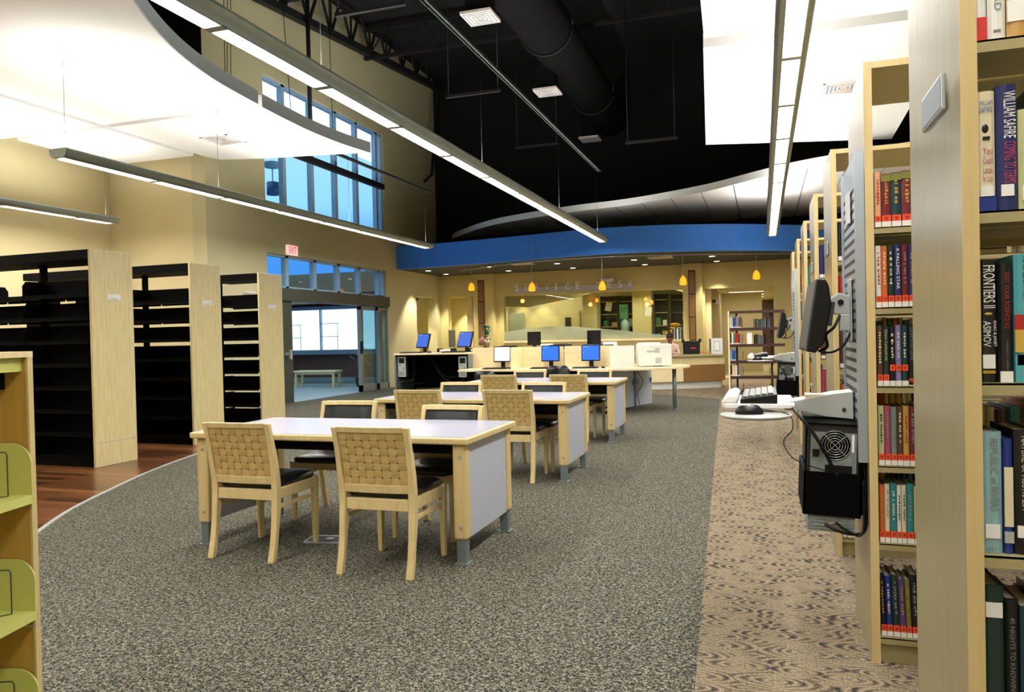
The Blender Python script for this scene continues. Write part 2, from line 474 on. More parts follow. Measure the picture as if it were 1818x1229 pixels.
# walls
g = G(); g.bx(-11.9, -11.62, -3, 11.6, 0, 5.4); struct('wall_left', g, 'wall_paint')
g = G(); g.bx(-11.62, -9.75, 11.3, 11.6, 0, 5.0); struct('wall_alcove', g, 'wall_paint')
g = G(); g.bx(-11.9, -9.46, -3, 11.9, 9.2, 9.3).bx(-12.0, -11.9, -3, 11.9, 5.3, 9.3).bx(-11.9, -9.76, 11.62, 11.72, 4.9, 9.3); g.bx(-9.80, -9.452, 11.28, 11.3, 5.0, 9.2); struct('wall_plenum', g, 'black_paint')
def wall_x(name, x0, x1, y0, y1, z1, holes, m):
    """wall in a plane x = const with rectangular holes (ya, yb, za, zb) sorted along y"""
    g = G(); y = y0
    cols = sorted(set([y0, y1] + [h[0] for h in holes] + [h[1] for h in holes]))
    for a, b in zip(cols[:-1], cols[1:]):
        hs = sorted([h for h in holes if h[0] <= a + 1e-6 and h[1] >= b - 1e-6], key=lambda h: h[2]); z = 0
        for h in hs:
            if h[2] > z: g.bx(x0, x1, a, b, z, h[2])
            z = h[3]
        if z < z1: g.bx(x0, x1, a, b, z, z1)
    return struct(name, g, m)
def wall_y(name, y0, y1, x0, x1, z1, holes, m, zb=0):
    g = G(); cols = sorted(set([x0, x1] + [h[0] for h in holes] + [h[1] for h in holes]))
    for a, b in zip(cols[:-1], cols[1:]):
        hs = sorted([h for h in holes if h[0] <= a + 1e-6 and h[1] >= b - 1e-6], key=lambda h: h[2]); z = zb
        for h in hs:
            if h[2] > z: g.bx(a, b, y0, y1, z, h[2])
            z = h[3]
        if z < z1: g.bx(a, b, y0, y1, z, z1)
    return struct(name, g, m)
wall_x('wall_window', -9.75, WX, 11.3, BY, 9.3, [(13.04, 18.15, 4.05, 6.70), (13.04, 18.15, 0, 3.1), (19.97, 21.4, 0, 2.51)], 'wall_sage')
wall_y('wall_service', BY, BY + .25, -9.45, 7.0, 3.3, [(-9.2, -8.26, 0, 2.55), (-7.40, -2.07, 1.13, 2.50), (-1.50, .30, 0, 2.486)], 'wall_service')
g = G(); g.bx(-9.45, 7, 21.5, 21.7, 3.3, 9.3); struct('wall_back', g, 'black_paint')
g = G(); g.bx(7, 7.2, -3, 22, 0, 9.3); struct('wall_right', g, 'wall_paint')
g = G(); g.bx(-11.9, 7.2, -3.2, -3, 0, 9.3); struct('wall_near', g, 'wall_paint')
g = G(); g.bx(-9.45, 7.2, -3, 21.7, 9.2, 9.3); struct('ceiling', g, 'black_paint')
# recesses beside the glazed doors
g = G(); g.bx(-10.3, -10.15, 19.8, 23, 0, 2.6).bx(-10.15, -9.75, 19.8, 19.97, 0, 2.6).bx(-10.15, -9.75, 19.97, 21.6, 2.51, 2.6).bx(-10.15, -9.4, 22.75, 22.95, 0, 2.7).bx(-9.4, -8.0, 22.75, 22.95, 0, 2.7).bx(-8.2, -8.0, 21.95, 22.75, 0, 2.7).bx(-10.3, -8.0, 21.95, 22.9, 2.55, 2.65)
struct('wall_recess', g, 'wall_service')
g = G(); g.bx(-11.3, -9.76, 11.75, 21.5, 6.72, 6.80); struct('ceiling_glare_slab', g, 'glare_glow')  # added glowing slab outside, makes the white glare atop the high window

# pilasters with brown inset panels
for k, (a, b, c, d) in enumerate(((-8.26, -7.62, -8.09, -7.91), (-2.07, -1.55, -1.90, -1.74))):
    g = G(); g.bx(a, b, 21.42, BY, 0, 3.18); p = struct('wall_pilaster', g, 'wall_service')
    g = G()
    for q in range(3):
        g.mat(0).bx(c, d, 21.40, 21.43, 1.08 + q * .635, 1.08 + q * .635 + .615)
    g.mat(1).bx(c - .015, d + .015, 21.41, 21.425, 1.06, 2.99)
    g.build('inset_panel', ['brown_panel', 'black_steel'], p)
# blue fascia and soffit
fc = catmull([(-9.45, 18.78), (-8.6, 18.72), (-6.8, 18.45), (-4.9, 18.07), (-3.7, 17.84), (-2.2, 18.0), (-.64, 18.6), (.7, 19.45), (2.0, 20.4), (3.4, 21.5)], 8)
g = G(); n = len(fc)
inn = [(x, y + .14) for x, y in fc]
g.loft([[(x, y, 3.19) for x, y in fc], [(x, y, 3.81) for x, y in fc]], False, False, True)
g.loft([[(x, y, 3.81) for x, y in fc], [(x, y, 3.81) for x, y in inn]], False, False, False)
g.loft([[(x, y, 3.81) for x, y in inn], [(x, y, 3.19) for x, y in inn]], False, False, False)
g.loft([[(x, y, 3.19) for x, y in inn], [(x, y, 3.19) for x, y in fc]], False, False, False)
struct('wall_fascia', g, 'fascia_blue')
for px_ in (10, 22, 37, 48, 58):
    x, y = fc[px_]
    g = G(); g.bx(x - .004, x + .004, y - .004, y + .01, 3.19, 3.81); struct('trim_2', g, 'label_grey')
g = G(); g.prism(inn + [(7, 21.5), (7, 21.7), (-9.45, 21.7)], 3.19, 3.30); struct('ceiling_soffit', g, 'dark_grey_paint')
# glazing of the window wall
MY = [13.80, 14.86, 15.86, 16.85, 17.87]
def glazing(name, y0, y1, z0, z1, my, x=-9.56, sill=False):
    f = G()
    f.bx(x - .05, x + .05, y0, y0 + .05, z0, z1).bx(x - .05, x + .05, y1 - .05, y1, z0, z1).bx(x - .05, x + .05, y0, y1, z0, z0 + .05).bx(x - .05, x + .05, y0, y1, z1 - .05, z1)
    for y in my: f.bx(x - .06, x + .05, y - .055, y + .055, z0, z1)
    o = struct(name, f, 'window_frame')
    ys = [y0] + my + [y1]
    for a, b in zip(ys[:-1], ys[1:]):
        G().bx(x - .004, x + .004, a + .02, b - .02, z0 + .02, z1 - .02).build('pane', 'window_glass', o)
    return o
glazing('window_1', 13.04, 18.15, 4.05, 6.70, MY)
glazing('window_2', 13.04, 18.15, 2.40, 3.10, MY)
# steel beam crossing the high window, hanger pipe
g = G(); g.bx(-9.42, -9.30, 11.35, 17.9, 5.20, 5.33); tag(g.build('steel_beam', 'truss_dark'), 'black horizontal steel beam crossing in front of the high blue window', 'beam')
g = G(); g.cyl((-9.0, 14.03, 9.1), (-9.0, 14.03, 5.2), .045, n=12); tag(g.build('drain_pipe', 'truss_dark'), 'black vertical pipe dropping from the roof in front of the high window', 'pipe')
# glazed entrance: dark header, jamb, sliding leaves
g = G(); g.bx(-9.62, -9.36, 13.04, 18.15, 2.14, 2.40); struct('door_header', g, 'door_frame')['kind'] = 'structure'
g = G(); g.bx(-9.60, -9.42, 13.04, 13.80, 0, 2.14)
d = struct('door_1', g, 'door_frame')
G().bx(-9.42, -9.36, 13.52, 13.60, 1.0, 1.07).bx(-9.42, -9.30, 13.535, 13.585, 1.03, 1.06).bx(-9.33, -9.29, 13.53, 13.59, .92, 1.12).build('door_handle', 'silver', d)
def leaf(name, y0, y1, x, fw_=.07):
    f = G(); f.bx(x - .03, x + .03, y0, y0 + fw_, 0, 2.12).bx(x - .03, x + .03, y1 - fw_, y1, 0, 2.12).bx(x - .03, x + .03, y0, y1, 0, .16).bx(x - .03, x + .03, y0, y1, 2.04, 2.12)
    o = struct(name, f, ['leg_steel'])
    G().bx(x - .004, x + .004, y0 + .04, y1 - .04, .1, 2.08).build('pane', 'door_glass', o)
    return o
l1 = leaf('door_2', 16.70, 17.72, -9.50, .12)
G().bx(-9.46, -9.40, 16.72, 16.75, .95, 1.25).build('door_handle', 'black_plastic', l1)
leaf('door_3', 16.98, 18.1, -9.60, .09)
leaf('door_4', 17.55, 18.13, -9.45, .05)
# the lobby outside the doors
g = G(); g.mat(0).bx(-16.2, -10.3, 20.77, 21.1, 0, 3.05).mat(1).bx(-16.2, -10.3, 20.70, 21.1, 2.75, 3.38).mat(2).bx(-16.2, -10.3, 20.70, 20.77, 0, .14)
struct('wall_lobby', g, ['dark_brown_panel', 'lobby_fascia', 'concrete'])
g = G(); g.bx(-16.4, -16.2, 11, 21.1, 0, 2.3); struct('wall_lobby', g, 'lobby_brown')
g = G(); g.bx(-16.2, -9.76, 18.9, 20.77, 2.42, 2.5).bx(-12.2, -12.05, 13.2, 18.9, 2.42, 2.5); struct('ceiling_lobby', g, 'lobby_brown')
sc_ = thing('showcase', 'long white lit display case with thin shelves beyond the glass doors', 'display case', (-13.0, 20.5, 0))
g = G(); g.bx(-2.6, 2.6, .10, .20, 1.0, 2.28); g.build('light_panel', 'showcase_light', sc_)
g = G(); g.bx(-2.65, 2.65, -.1, .22, .86, 1.0); g.build('sill', 'sill_blue', sc_)
g = G(); g.bx(-2.65, 2.65, -.02, .22, 2.24, 2.34).bx(.0, .03, -.02, .1, 1.0, 2.26).bx(-1.32, -1.30, -.02, .1, 1.0, 2.26).bx(1.95, 1.98, -.02, .1, 1.0, 2.26); g.build('frame', 'window_frame', sc_)
for (a, b, zz) in ((-1.3, -.7, 1.78), (-1.3, -.7, 1.38), (.05, .62, 1.80), (.05, .62, 1.40), (-2.0, -1.5, 1.78), (-2.0, -1.5, 1.38)):
    G().bx(a, b, 0, .1, zz, zz + .015).bx(b - .012, b, 0, .012, 1.0, zz + .015).build('shelf', 'silver', sc_)
bn = thing('bench', 'pale slatless wooden bench standing in the lobby before the brown wall', 'bench', (-11.84, 18.5, 0), .05)
G().bx(-.66, .66, -.22, .22, .41, .46).build('seat', 'maple_flat', bn, .006)
for sx_ in (-1, 1):
    for sy_ in (-1, 1): G().bx(sx_ * .58 - .03, sx_ * .58 + .03, sy_ * .17 - .03, sy_ * .17 + .03, 0, .41).build('leg', 'maple', bn)
    G().bx(sx_ * .58 - .02, sx_ * .58 + .02, -.15, .15, .08, .13).build('stretcher', 'maple', bn)
G().bx(-.56, .56, -.17, -.14, .35, .41).bx(-.56, .56, .14, .17, .35, .41).build('apron', 'maple', bn)
pl = thing('potted_plant', 'small leafy green plant on the lobby floor behind the sliding door', 'plant', (-10.62, 18.7, 0))
G().lathe([(.10, 0), (.14, .25), (.15, .27), (.12, .27)]).build('pot', 'charcoal', pl)
random.seed(5); g = G()
for k in range(46):
    a = random.uniform(0, 2 * PI); rr = random.uniform(.1, .34); z = .45 + random.uniform(0, .55)
    c = Vector((math.cos(a) * rr, math.sin(a) * rr, z)); d1 = Vector((math.cos(a), math.sin(a), random.uniform(-.3, .6))).normalized() * .12; s1 = Vector((-math.sin(a), math.cos(a), .2)) * .035
    g.add([c - d1, c + s1, c + d1, c - s1], [(0, 1, 2, 3)])
g.build('foliage', 'leaf', pl)
G().cyl((0, 0, .25), (0, 0, .6), .02, n=8).build('stem', 'brown_panel', pl)
lm = thing('wall_lantern', 'small blue cylinder lamp on a bracket seen through the high window', 'lantern', (-9.95, 14.0, 0))
G().lathe([(.001, 4.45), (.13, 4.45), (.13, 4.72), (.001, 4.72)], n=18).build('lamp_shade', 'blue_clip', lm)
G().cyl((0, 0, 4.72), (0, 0, 5.02), .012, n=8).lathe([(.02, 5.02), (.16, 5.04), (.2, 5.12), (.2, 5.14), (.001, 5.14)], n=18).bar((0, 0, 5.1), (.17, 0, 5.1), .04).build('bracket', 'window_frame', lm)
# EXIT sign over the transom
ex = thing('exit_sign', 'small lit white exit sign with red letters above the glass doors', 'exit sign', (-9.42, 13.87, 3.22))
G().bx(-.03, .015, -.19, .19, -.11, .10).build('housing', 'exit_white', ex, .006)
text('EXIT', 'exit_red', ex, (.017, -.13, -.075), (0, 1, 0), (0, 0, 1), .26, .145, 'lettering')
# floor box under the first table
fb = thing('floor_box', 'flat square metal outlet plate set in the grey carpet', 'floor outlet', (-2.72, 4.30, 0), .2)
G().bx(-.13, .13, -.09, -.075, 0, .006).bx(-.13, .13, .075, .09, 0, .006).bx(-.13, -.115, -.09, .09, 0, .006).bx(.115, .13, -.09, .09, 0, .006).bx(.0, .05, -.02, .03, 0, .01).build('rim', 'silver', fb)
G().bx(-.115, .115, -.075, .075, 0, .003).build('cover', 'charcoal', fb)
# =========================================================== overhead: ceiling clouds, canopy, fixtures, roof steel
def cloud(label, poly, z, th=.17, group='white ceiling clouds'):
    o = thing('ceiling_cloud', label, 'ceiling panel', (0, 0, 0), 0, group)
    g = G(); g.mat(0).prism(poly, z, z + th); g.build('panel', ['panel_white'], o)
    return o
cz = 4.62
rim1 = catmull([(-1.6, 1.2), (-3.6, 3.3), (-4.9, 4.75), (-5.69, 5.89), (-6.21, 6.95), (-6.5, 7.98), (-6.63, 9.03)], 6)
c1 = cloud('largest white ceiling cloud with a long curved rim at upper left', [(-9.38, -1), (-1.6, -1)] + rim1 + [(-9.38, 9.03)], cz)
rim2 = catmull([(-6.66, 9.17), (-6.71, 9.8), (-6.74, 10.6), (-6.69, 11.4), (-6.57, 12.12)], 5)
c2 = cloud('white ceiling cloud with a vent, its pointed tip crossing the high window', [(-9.38, 9.17)] + rim2 + [(-7.6, 11.92), (-8.45, 11.79), (-9.30, 11.53), (-9.38, 11.2)], cz)
cloud('white ceiling cloud at far left edge, nearer than the cross joint', [(-11.45, -1), (-9.52, -1), (-9.52, 9.03), (-11.45, 9.03)], cz)
cloud('square white ceiling cloud behind the cross joint, over the black shelving', [(-11.3, 9.17), (-9.52, 9.17), (-9.52, 11.1), (-11.3, 11.1)], cz)
cloud('white ceiling cloud at upper right, nearer than its joint', [(-.2, -1), (2.15, -1), (2.1, 8.92), (-.57, 8.92)], cz)
c6 = cloud('white ceiling cloud at upper right with a slotted vent, beyond the joint', [(-.60, 9.22), (2.1, 9.22), (2.22, 14.9), (-.9, 13.98)], cz)
def vent(x, y, z, s, rz, label, m='grille_light'):
    v = thing('ceiling_vent', label, 'vent', (x, y, z), rz, None)
    g = G(); g.bx(-s, s, -s, -s + .03, -.012, 0).bx(-s, s, s - .03, s, -.012, 0).bx(-s, -s + .03, -s, s, -.012, 0).bx(s - .03, s, -s, s, -.012, 0)
    g.build('frame', m, v)
    g = G(); q = s - .05
    k = 0
    while q > .03:
        for a in (-1, 1):
            g.bx(-q, q, a * q - .008, a * q + .008, -.010, -.002).bx(a * q - .008, a * q + .008, -q, q, -.010, -.002)
        q -= .05; k += 1
    g.build('slat', m, v)
    G().bx(-s + .02, s - .02, -s + .02, s - .02, -.003, -.001).build('backing', 'dark_grey_paint' if m != 'grille_light' else 'label_grey', v)
    return v
vent(-8.32, 10.41, cz, .26, 0, 'square white air vent in the cloud with the pointed tip')
vent(1.12, 11.45, cz, .28, 0, 'square white air vent in the cloud at upper right')
# big curved canopy beyond the fascia
ce = catmull([(-8.9, 21.45), (-8.38, 20.76), (-6.7, 19.13), (-4.5, 18.08), (-3.2, 17.74), (-2.2, 17.33), (-1.0, 16.6), (.19, 15.5), (1.09, 14.9), (2.6, 14.3), (4.6, 14.0), (7.0, 13.9)], 8)
def ce_y(x):
    for a, b in zip(ce[:-1], ce[1:]):
        if a[0] <= x <= b[0]: return a[1] + (b[1] - a[1]) * (x - a[0]) / max(b[0] - a[0], 1e-6)
    return 21.45
cn = thing('ceiling_canopy', 'large white curved ceiling canopy rising above the blue fascia', 'ceiling canopy')
g = G(); xs = [-1.21 + .69 * k for k in range(-11, 12)]
for a, b in zip(xs[:-1], xs[1:]):
    a2, b2 = max(a + .012, -8.9), min(b - .012, 6.98)
    mid = [(x, y) for x, y in ce if a2 < x < b2]
    if b2 > a2 and ce_y((a2 + b2) / 2) < 21.4: g.prism([(a2, ce_y(a2))] + mid + [(b2, ce_y(b2)), (b2, 21.48), (a2, 21.48)], 4.30, 4.36)
g.build('soffit_panel', 'panel_white', cn)
g = G()
out = [(x, y - .02) for x, y in ce]
g.loft([[(x, y, 4.27) for x, y in out], [(x, y, 4.42) for x, y in out], [(x, y + .04, 4.42) for x, y in out], [(x, y + .04, 4.27) for x, y in out], [(x, y, 4.27) for x, y in out]], False, False, False)
g.build('rim', 'panel_white', cn)
# rims of the two big clouds (smooth metal edge)
for par, rr in ((c1, rim1), (c2, rim2)):
    g = G(); o_ = [(x + .012, y) for x, y in rr]
    g.loft([[(x, y, cz - .01) for x, y in o_], [(x, y, cz + .18) for x, y in o_]], False, False, True)
    g.loft([[(x - .02, y, cz - .01) for x, y in o_], [(x, y, cz - .01) for x, y in o_]], False, False, True)
    g.build('rim', 'rim_white', par)
# ---- linear fixtures
def fixture(fx, y0, y1, label, seg0, seg=1.28, lens_w=.072, wires=(), top=4.73):
    t = thing('linear_pendant_light', label, 'pendant light', (fx, 0, FIXZ), 0, 'long linear pendant lights')
    hp = [(.068, -.014), (.086, -.008), (.104, .008), (.117, .032), (.124, .060), (.126, .084), (.120, .088), (0, .090)]
    prof = hp + [(-x, z) for x, z in reversed(hp[:-1])]
    rings = [[(x, y, z) for x, z in prof] for y in (y0, y1)]
    g = G(); g.loft(rings, False, False, True)
    g.bx(-.072, -.066, y0, y1, -.018, .006).bx(.066, .072, y0, y1, -.018, .006)
    g.build('housing', 'fixture_grey', t)
    for y, s_ in ((y0, -1), (y1, 1)):
        G().prism([(x, z) for x, z in prof], min(y, y + s_ * .03), max(y, y + s_ * .03), 'y').build('end_cap', 'fixture_grey', t)
    y = seg0; cuts = []
    while y > y0 + .3: y -= seg
    while y < y1 - .15:
        if y > y0 + .15: cuts.append(y)
        y += seg
    bs = [y0] + cuts + [y1]
    for a, b in zip(bs[:-1], bs[1:]):
        g = G(); g.bx(-.066, .066, a + .035, b - .035, -.010, .002)
        g.build('lens', 'lens', t)
        area_light('fixture_light_down', fx, (a + b) / 2, FIXZ - .0125, .11, b - a - .09, DN_W * (b - a), (1, .96, .90), True)
    for c in cuts:
        g = G(); g.bx(-.072, .072, c - .036, c + .036, -.020, .006); g.build('lens_divider', 'fixture_grey', t)
    for wy in wires:
        G().cyl((0, wy, .085), (0, wy, top - FIXZ), .0024, n=6).build('suspension_wire', 'rail_dark', t)
    return t
fixture(FIX[0][0], FIX[0][1], FIX[0][2], 'long grey linear light running diagonally through the middle of the room', 4.18, wires=(5.45, 9.2, 13.1, 16.4))
fixture(FIX[1][0], FIX[1][1], FIX[1][2], 'linear light on a wire ending in front of the clerestory, left of the middle one', 7.79, wires=(6.5, 9.0, 12.6, 16.0), top=4.68)
fixture(FIX[2][0], FIX[2][1], FIX[2][2], 'short stretch of linear light at the left edge above the black shelving', 8.2, wires=(10.1,), top=4.62)
fixture(FIX[3][0], FIX[3][1], FIX[3][2], 'linear light seen lengthwise above the aisle of bookcases at right', 6.2, wires=(8.0, 14.5), top=4.62)
fixture(FIX[4][0], FIX[4][1], FIX[4][2], 'added unseen linear light over the bookcases, behind the end panels', 6.2, wires=(4.0, 12.0), top=6)
# struts carrying fixtures
def rail(x, z, y0, y1, label):
    g = G(); g.bx(x - .03, x + .03, y0, y1, z, z + .012).bx(x - .03, x - .022, y0, y1, z - .03, z).bx(x + .022, x + .03, y0, y1, z - .03, z)
    return tag(g.build('strut_rail', 'rail_dark'), label, 'rail')
rail(-3.2, 4.74, 2.0, 15.9, 'thin steel strut rail hanging in the dark above the middle linear light')
rail(-7.3, 4.70, 11.6, 16.2, 'thin steel strut rail passing in front of the high window')
# ---- spiral duct with three diffusers
dt = thing('spiral_duct', 'large round dark air duct hung under the black roof', 'duct')
g = G()
N = 24
for k in range(0, 60):
    pass
rings = []
for k in range(61):
    y = 2.0 + k * 19.3 / 60
    rings.append([(-3.95 + (.50 + .004 * (k % 2)) * math.cos(2 * PI * i / N), y, 7.35 + (.50 + .004 * (k % 2)) * math.sin(2 * PI * i / N)) for i in range(N)])
g.loft(rings); g.build('duct_body', 'duct_dark', dt)
for y in (5.5, 10.2, 14.6, 18.9):
    g = G(); pts = [(-3.95 + .53 * math.cos(2 * PI * i / 24), y, 7.35 + .53 * math.sin(2 * PI * i / 24)) for i in range(25)]
    g.tube(pts, .018, 6).cyl((-3.95, y, 7.85), (-3.95, y, 9.2), .012, n=6); g.build('hanger_strap', 'truss_dark', dt)
for y in (7.6, 11.75, 15.85, 20.1):
    G().bx(-4.48, -4.10, y - .19, y + .19, 6.54, 7.25).build('branch_collar', 'duct_dark', dt)
    d_ = G().bx(-4.55, -4.03, y - .26, y + .26, 6.50, 6.545).build('diffuser', 'grille_light', dt)
    g = G()
    for q in (.22, .16, .10, .05):
        for a in (-1, 1): g.bx(-4.29 - q, -4.29 + q, y + a * q - .006, y + a * q + .006, 6.494, 6.5).bx(-4.29 + a * q - .006, -4.29 + a * q + .006, y - q, y + q, 6.494, 6.5)
    g.build('louvre', 'label_grey', d_)
# trapeze hangers beside the duct
for k, (x, y, z) in enumerate(((-5.15, 9.6, 5.9), (-5.15, 13.6, 5.9), (-5.15, 17.9, 5.9), (-2.2, 16.5, 5.4), (0.8, 16.0, 5.2))):
    g = G(); g.bx(x - .55, x + .55, y - .03, y + .03, z, z + .05).cyl((x - .5, y, z), (x - .5, y, 9.2), .008, n=6).cyl((x + .5, y, z), (x + .5, y, 9.2), .008, n=6)
    tag(g.build('trapeze_hanger', 'truss_dark'), 'dark strut trapeze hung on rods from the black roof, ' + ['first beside the duct', 'second beside the duct', 'third beside the duct', 'above the canopy middle', 'above the canopy right'][k], 'hanger', 'roof trapeze hangers')
# ---- roof truss along the window wall
tr = thing('roof_truss', 'dark steel roof truss running above the high window', 'truss')
x = -9.15
def zc_(y): return 7.85 + (y - 11.4) * .098
G().bar((x, 11.3, zc_(11.3)), (x, 21.5, zc_(21.5)), .16, .16).build('bottom_chord', 'truss_dark', tr)
G().bar((x, 11.3, zc_(11.3) + .95), (x, 16.5, zc_(16.5) + .85), .12, .12).build('top_chord', 'truss_dark', tr)
g = G(); y = 11.6
while y < 20.4:
    g.bar((x, y, zc_(y)), (x, y + .45, zc_(y) + .95), .05).bar((x, y + .45, zc_(y) + .95), (x, y + .9, zc_(y + .9)), .05).bar((x, y + .9, zc_(y + .9)), (x, y + .9, zc_(y) + .95), .04); y += .9
g.build('web_member', 'truss_dark', tr)
G().bar((x, 21.2, zc_(21.2)), (x, 20.6, 6.1), .07).bar((x, 20.6, 6.1), (-9.4, 20.6, 5.9), .06).build('brace', 'truss_dark', tr)
for k, y in enumerate((13.5, 17.0)):
    tj = thing('roof_joist', 'dark roof joist crossing under the black deck, %s the duct diffusers' % ('nearer row, over' if k == 0 else 'farther row, beyond'), 'joist', (0, y, 0))
    G().bx(-9.3, 6.8, -.05, .05, 8.95, 9.05).bx(-9.3, 6.8, -.05, .05, 8.25, 8.33).build('chord', 'truss_dark', tj)
    g = G(); xx = -9.2
    while xx < 6.0:
        g.bar((xx, 0, 8.3), (xx + .5, 0, 8.98), .03).bar((xx + .5, 0, 8.98), (xx + 1.0, 0, 8.3), .03); xx += 1.0
    g.build('web_member', 'truss_dark', tj)
# thin hanger wires in front of the window wall
for k, (x, y, dy) in enumerate(((-7.6, 9.6, .35), (-8.1, 10.2, .2), (-7.4, 11.0, -.25), (-8.8, 11.2, .3), (-7.0, 11.6, .1))):
    g = G(); g.cyl((x, y, 4.74), (x - .1, y + dy, 9.2), .006, n=5)
    tag(g.build('hanger_wire', 'black_steel'), 'thin black wire holding up the cloud with the pointed tip', 'wire', 'cloud hanger wires')
# smoke of the soffit: recessed downlights
DL = [(-8.92, 19.67), (-8.95, 21.01), (-7.04, 19.45), (-6.96, 20.95), (-5.13, 19.53), (-5.08, 21.09), (-3.11, 19.64), (-3.06, 21.18), (-1.17, 19.76), (-1.14, 21.25)]
for k, (x, y) in enumerate(DL):
    t = thing('downlight', 'round recessed downlight in the grey soffit, %s in the %s row' % (['leftmost', 'second from left', 'middle', 'second from right', 'rightmost'][k // 2], ['front', 'back'][k % 2]), 'downlight', (x, y, 3.19), 0, 'recessed soffit downlights')
    G().lathe([(.095, 0), (.095, -.006), (.075, -.006), (.075, 0)], n=20).build('trim_ring', 'white_plastic', t)
    G().lathe([(.001, -.004), (.074, -.004), (.074, -.001), (.001, -.001)], n=20).build('lamp', 'downlight', t)
    L = bpy.data.lights.new('downlight_beam', 'SPOT'); L.energy = 300; L.spot_size = math.radians(78); L.spot_blend = .5; L.shadow_soft_size = .05; L.color = (1, .9, .68)
    o = bpy.data.objects.new('downlight_beam', L); COL.objects.link(o); o.location = (x, y, 3.15)
for k, (x, y) in enumerate(((-5.97, 19.05), (-2.41, 19.35))):
    vent(x, y, 3.19, .3, 0, 'square grey air vent in the soffit, %s' % ['above the desk sign', 'above the right pilaster'][k], 'grille_light')
# curved rail and pendants
rl = thing('pendant_rail', 'thin curved silver rail under the soffit edge carrying the amber pendants', 'rail')
rp_ = [(x, y + .06, 3.15) for x, y in catmull([(-7.9, 19.6), (-6.6, 18.75), (-5.48, 18.3), (-3.62, 18.03), (-1.77, 18.5), (-.12, 19.25), (.9, 19.85)], 8)]
G().tube(rp_, .013, 8).build('tube', 'silver', rl)
for p in rp_[2::6]: G().cyl(p, (p[0], p[1], 3.19), .01, n=6).build('standoff', 'silver', rl)
PEND = [(-7.54, 19.45, 2.57, 'leftmost of the five'), (-5.49, 18.36, 2.42, 'in front of the first letters of the desk sign'), (-3.64, 18.09, 2.36, 'in front of the last letters of the desk sign'), (-1.78, 18.56, 2.43, 'beside the right pilaster'), (-.115, 19.31, 2.54, 'rightmost, above the bookcase')]
p0 = None
for (x, y, z, w_) in PEND:
    lab = 'small glowing amber glass pendant, ' + w_
    if p0 is None:
        p0 = thing('pendant_lamp', lab, 'pendant lamp', (x, y, z), 0, 'amber pendant lamps')
        G().lathe([(.075, 0), (.085, .06), (.07, .14), (.03, .2), (.012, .21)], n=18).build('lamp_shade', 'pendant_amber', p0)
        G().ball((0, 0, .055), (.05, .05, .052)).build('bulb', 'pendant_core', p0)
        G().cyl((0, 0, .2), (0, 0, .26), .014, n=10).build('socket', 'silver', p0)
        G().cyl((0, 0, .25), (0, 0, 3.19 - z), .006, n=6).build('cord', 'silver', p0)
    else:
        c_ = dup(p0, lab, (x, y, z))
        for q_ in c_.children:
            if q_.name.startswith('cord'): q_.scale = (1, 1, (2.94 - z) / (2.94 - PEND[0][2])); q_.location = (0, 0, .25 * (1 - q_.scale[2]))
    L = bpy.data.lights.new('pendant_glow', 'POINT'); L.energy = 5; L.color = (1, .5, .12); L.shadow_soft_size = .07
    o = bpy.data.objects.new('pendant_glow', L); COL.objects.link(o); o.location = (x, y, z - .12)
# =========================================================== service desk and what lies behind it
sg = thing('desk_sign', 'long silver sign bar with raised SERVICE DESK letters above the glass', 'sign', (-7.0, 21.62, 0))
g = G(); g.prism([(0, 2.575), (3.56, 2.555), (3.56, 2.715), (0, 2.735)], -.015, .0, 'y'); g.build('bar', 'silver_bar', sg)
L_ = 'SERVICE DESK'
xs = 0.0
for k, ch in enumerate(L_):
    if ch == ' ': continue
    fx = .02 + k * .309
    text(ch, 'paper', sg, (fx, -.03, 2.632 - fx * .006), (1, 0, 0), (0, 0, 1), .115 if ch not in 'I' else .05, .19, 'letter')
sp = thing('exit_light', 'white emergency light fitting above the desk sign', 'emergency light', (-4.2, 21.6, 2.83))
G().bx(-.12, .12, -.03, .06, -.03, .05).build('body', 'white_plastic', sp, .01)
for s_ in (-1, 1): G().ball((s_ * .15, -.05, .03), (.05, .05, .05), 10, 6).build('lamp_head', 'white_plastic', sp)
# window to the workroom
g = G(); g.bx(-7.40, -2.07, BY - .06, BY + .1, 1.09, 1.15); struct('window_sill', g, 'maple_flat')
w5 = thing('trim_3', 'x', 'x'); 
for k_ in ('label', 'category'): del w5[k_]
w5['kind'] = 'structure'
for a, b in ((-7.4, -6.03), (-6.02, -4.66), (-4.65, -3.29), (-3.28, -2.07)):
    G().bx(a, b, BY + .08, BY + .09, 1.15, 2.50).build('pane', 'service_glass', w5)
arc = [(-7.4, 1.15), (-2.2, 1.15)]
tp = catmull([(-2.2, 1.17), (-3.2, 1.30), (-4.4, 1.45), (-5.6, 1.55), (-6.5, 1.52), (-7.4, 1.42)], 5)
g = G(); g.prism(arc + tp, BY + .062, BY + .066, 'y'); g.build('frosted_band', 'frosted_glass', w5)
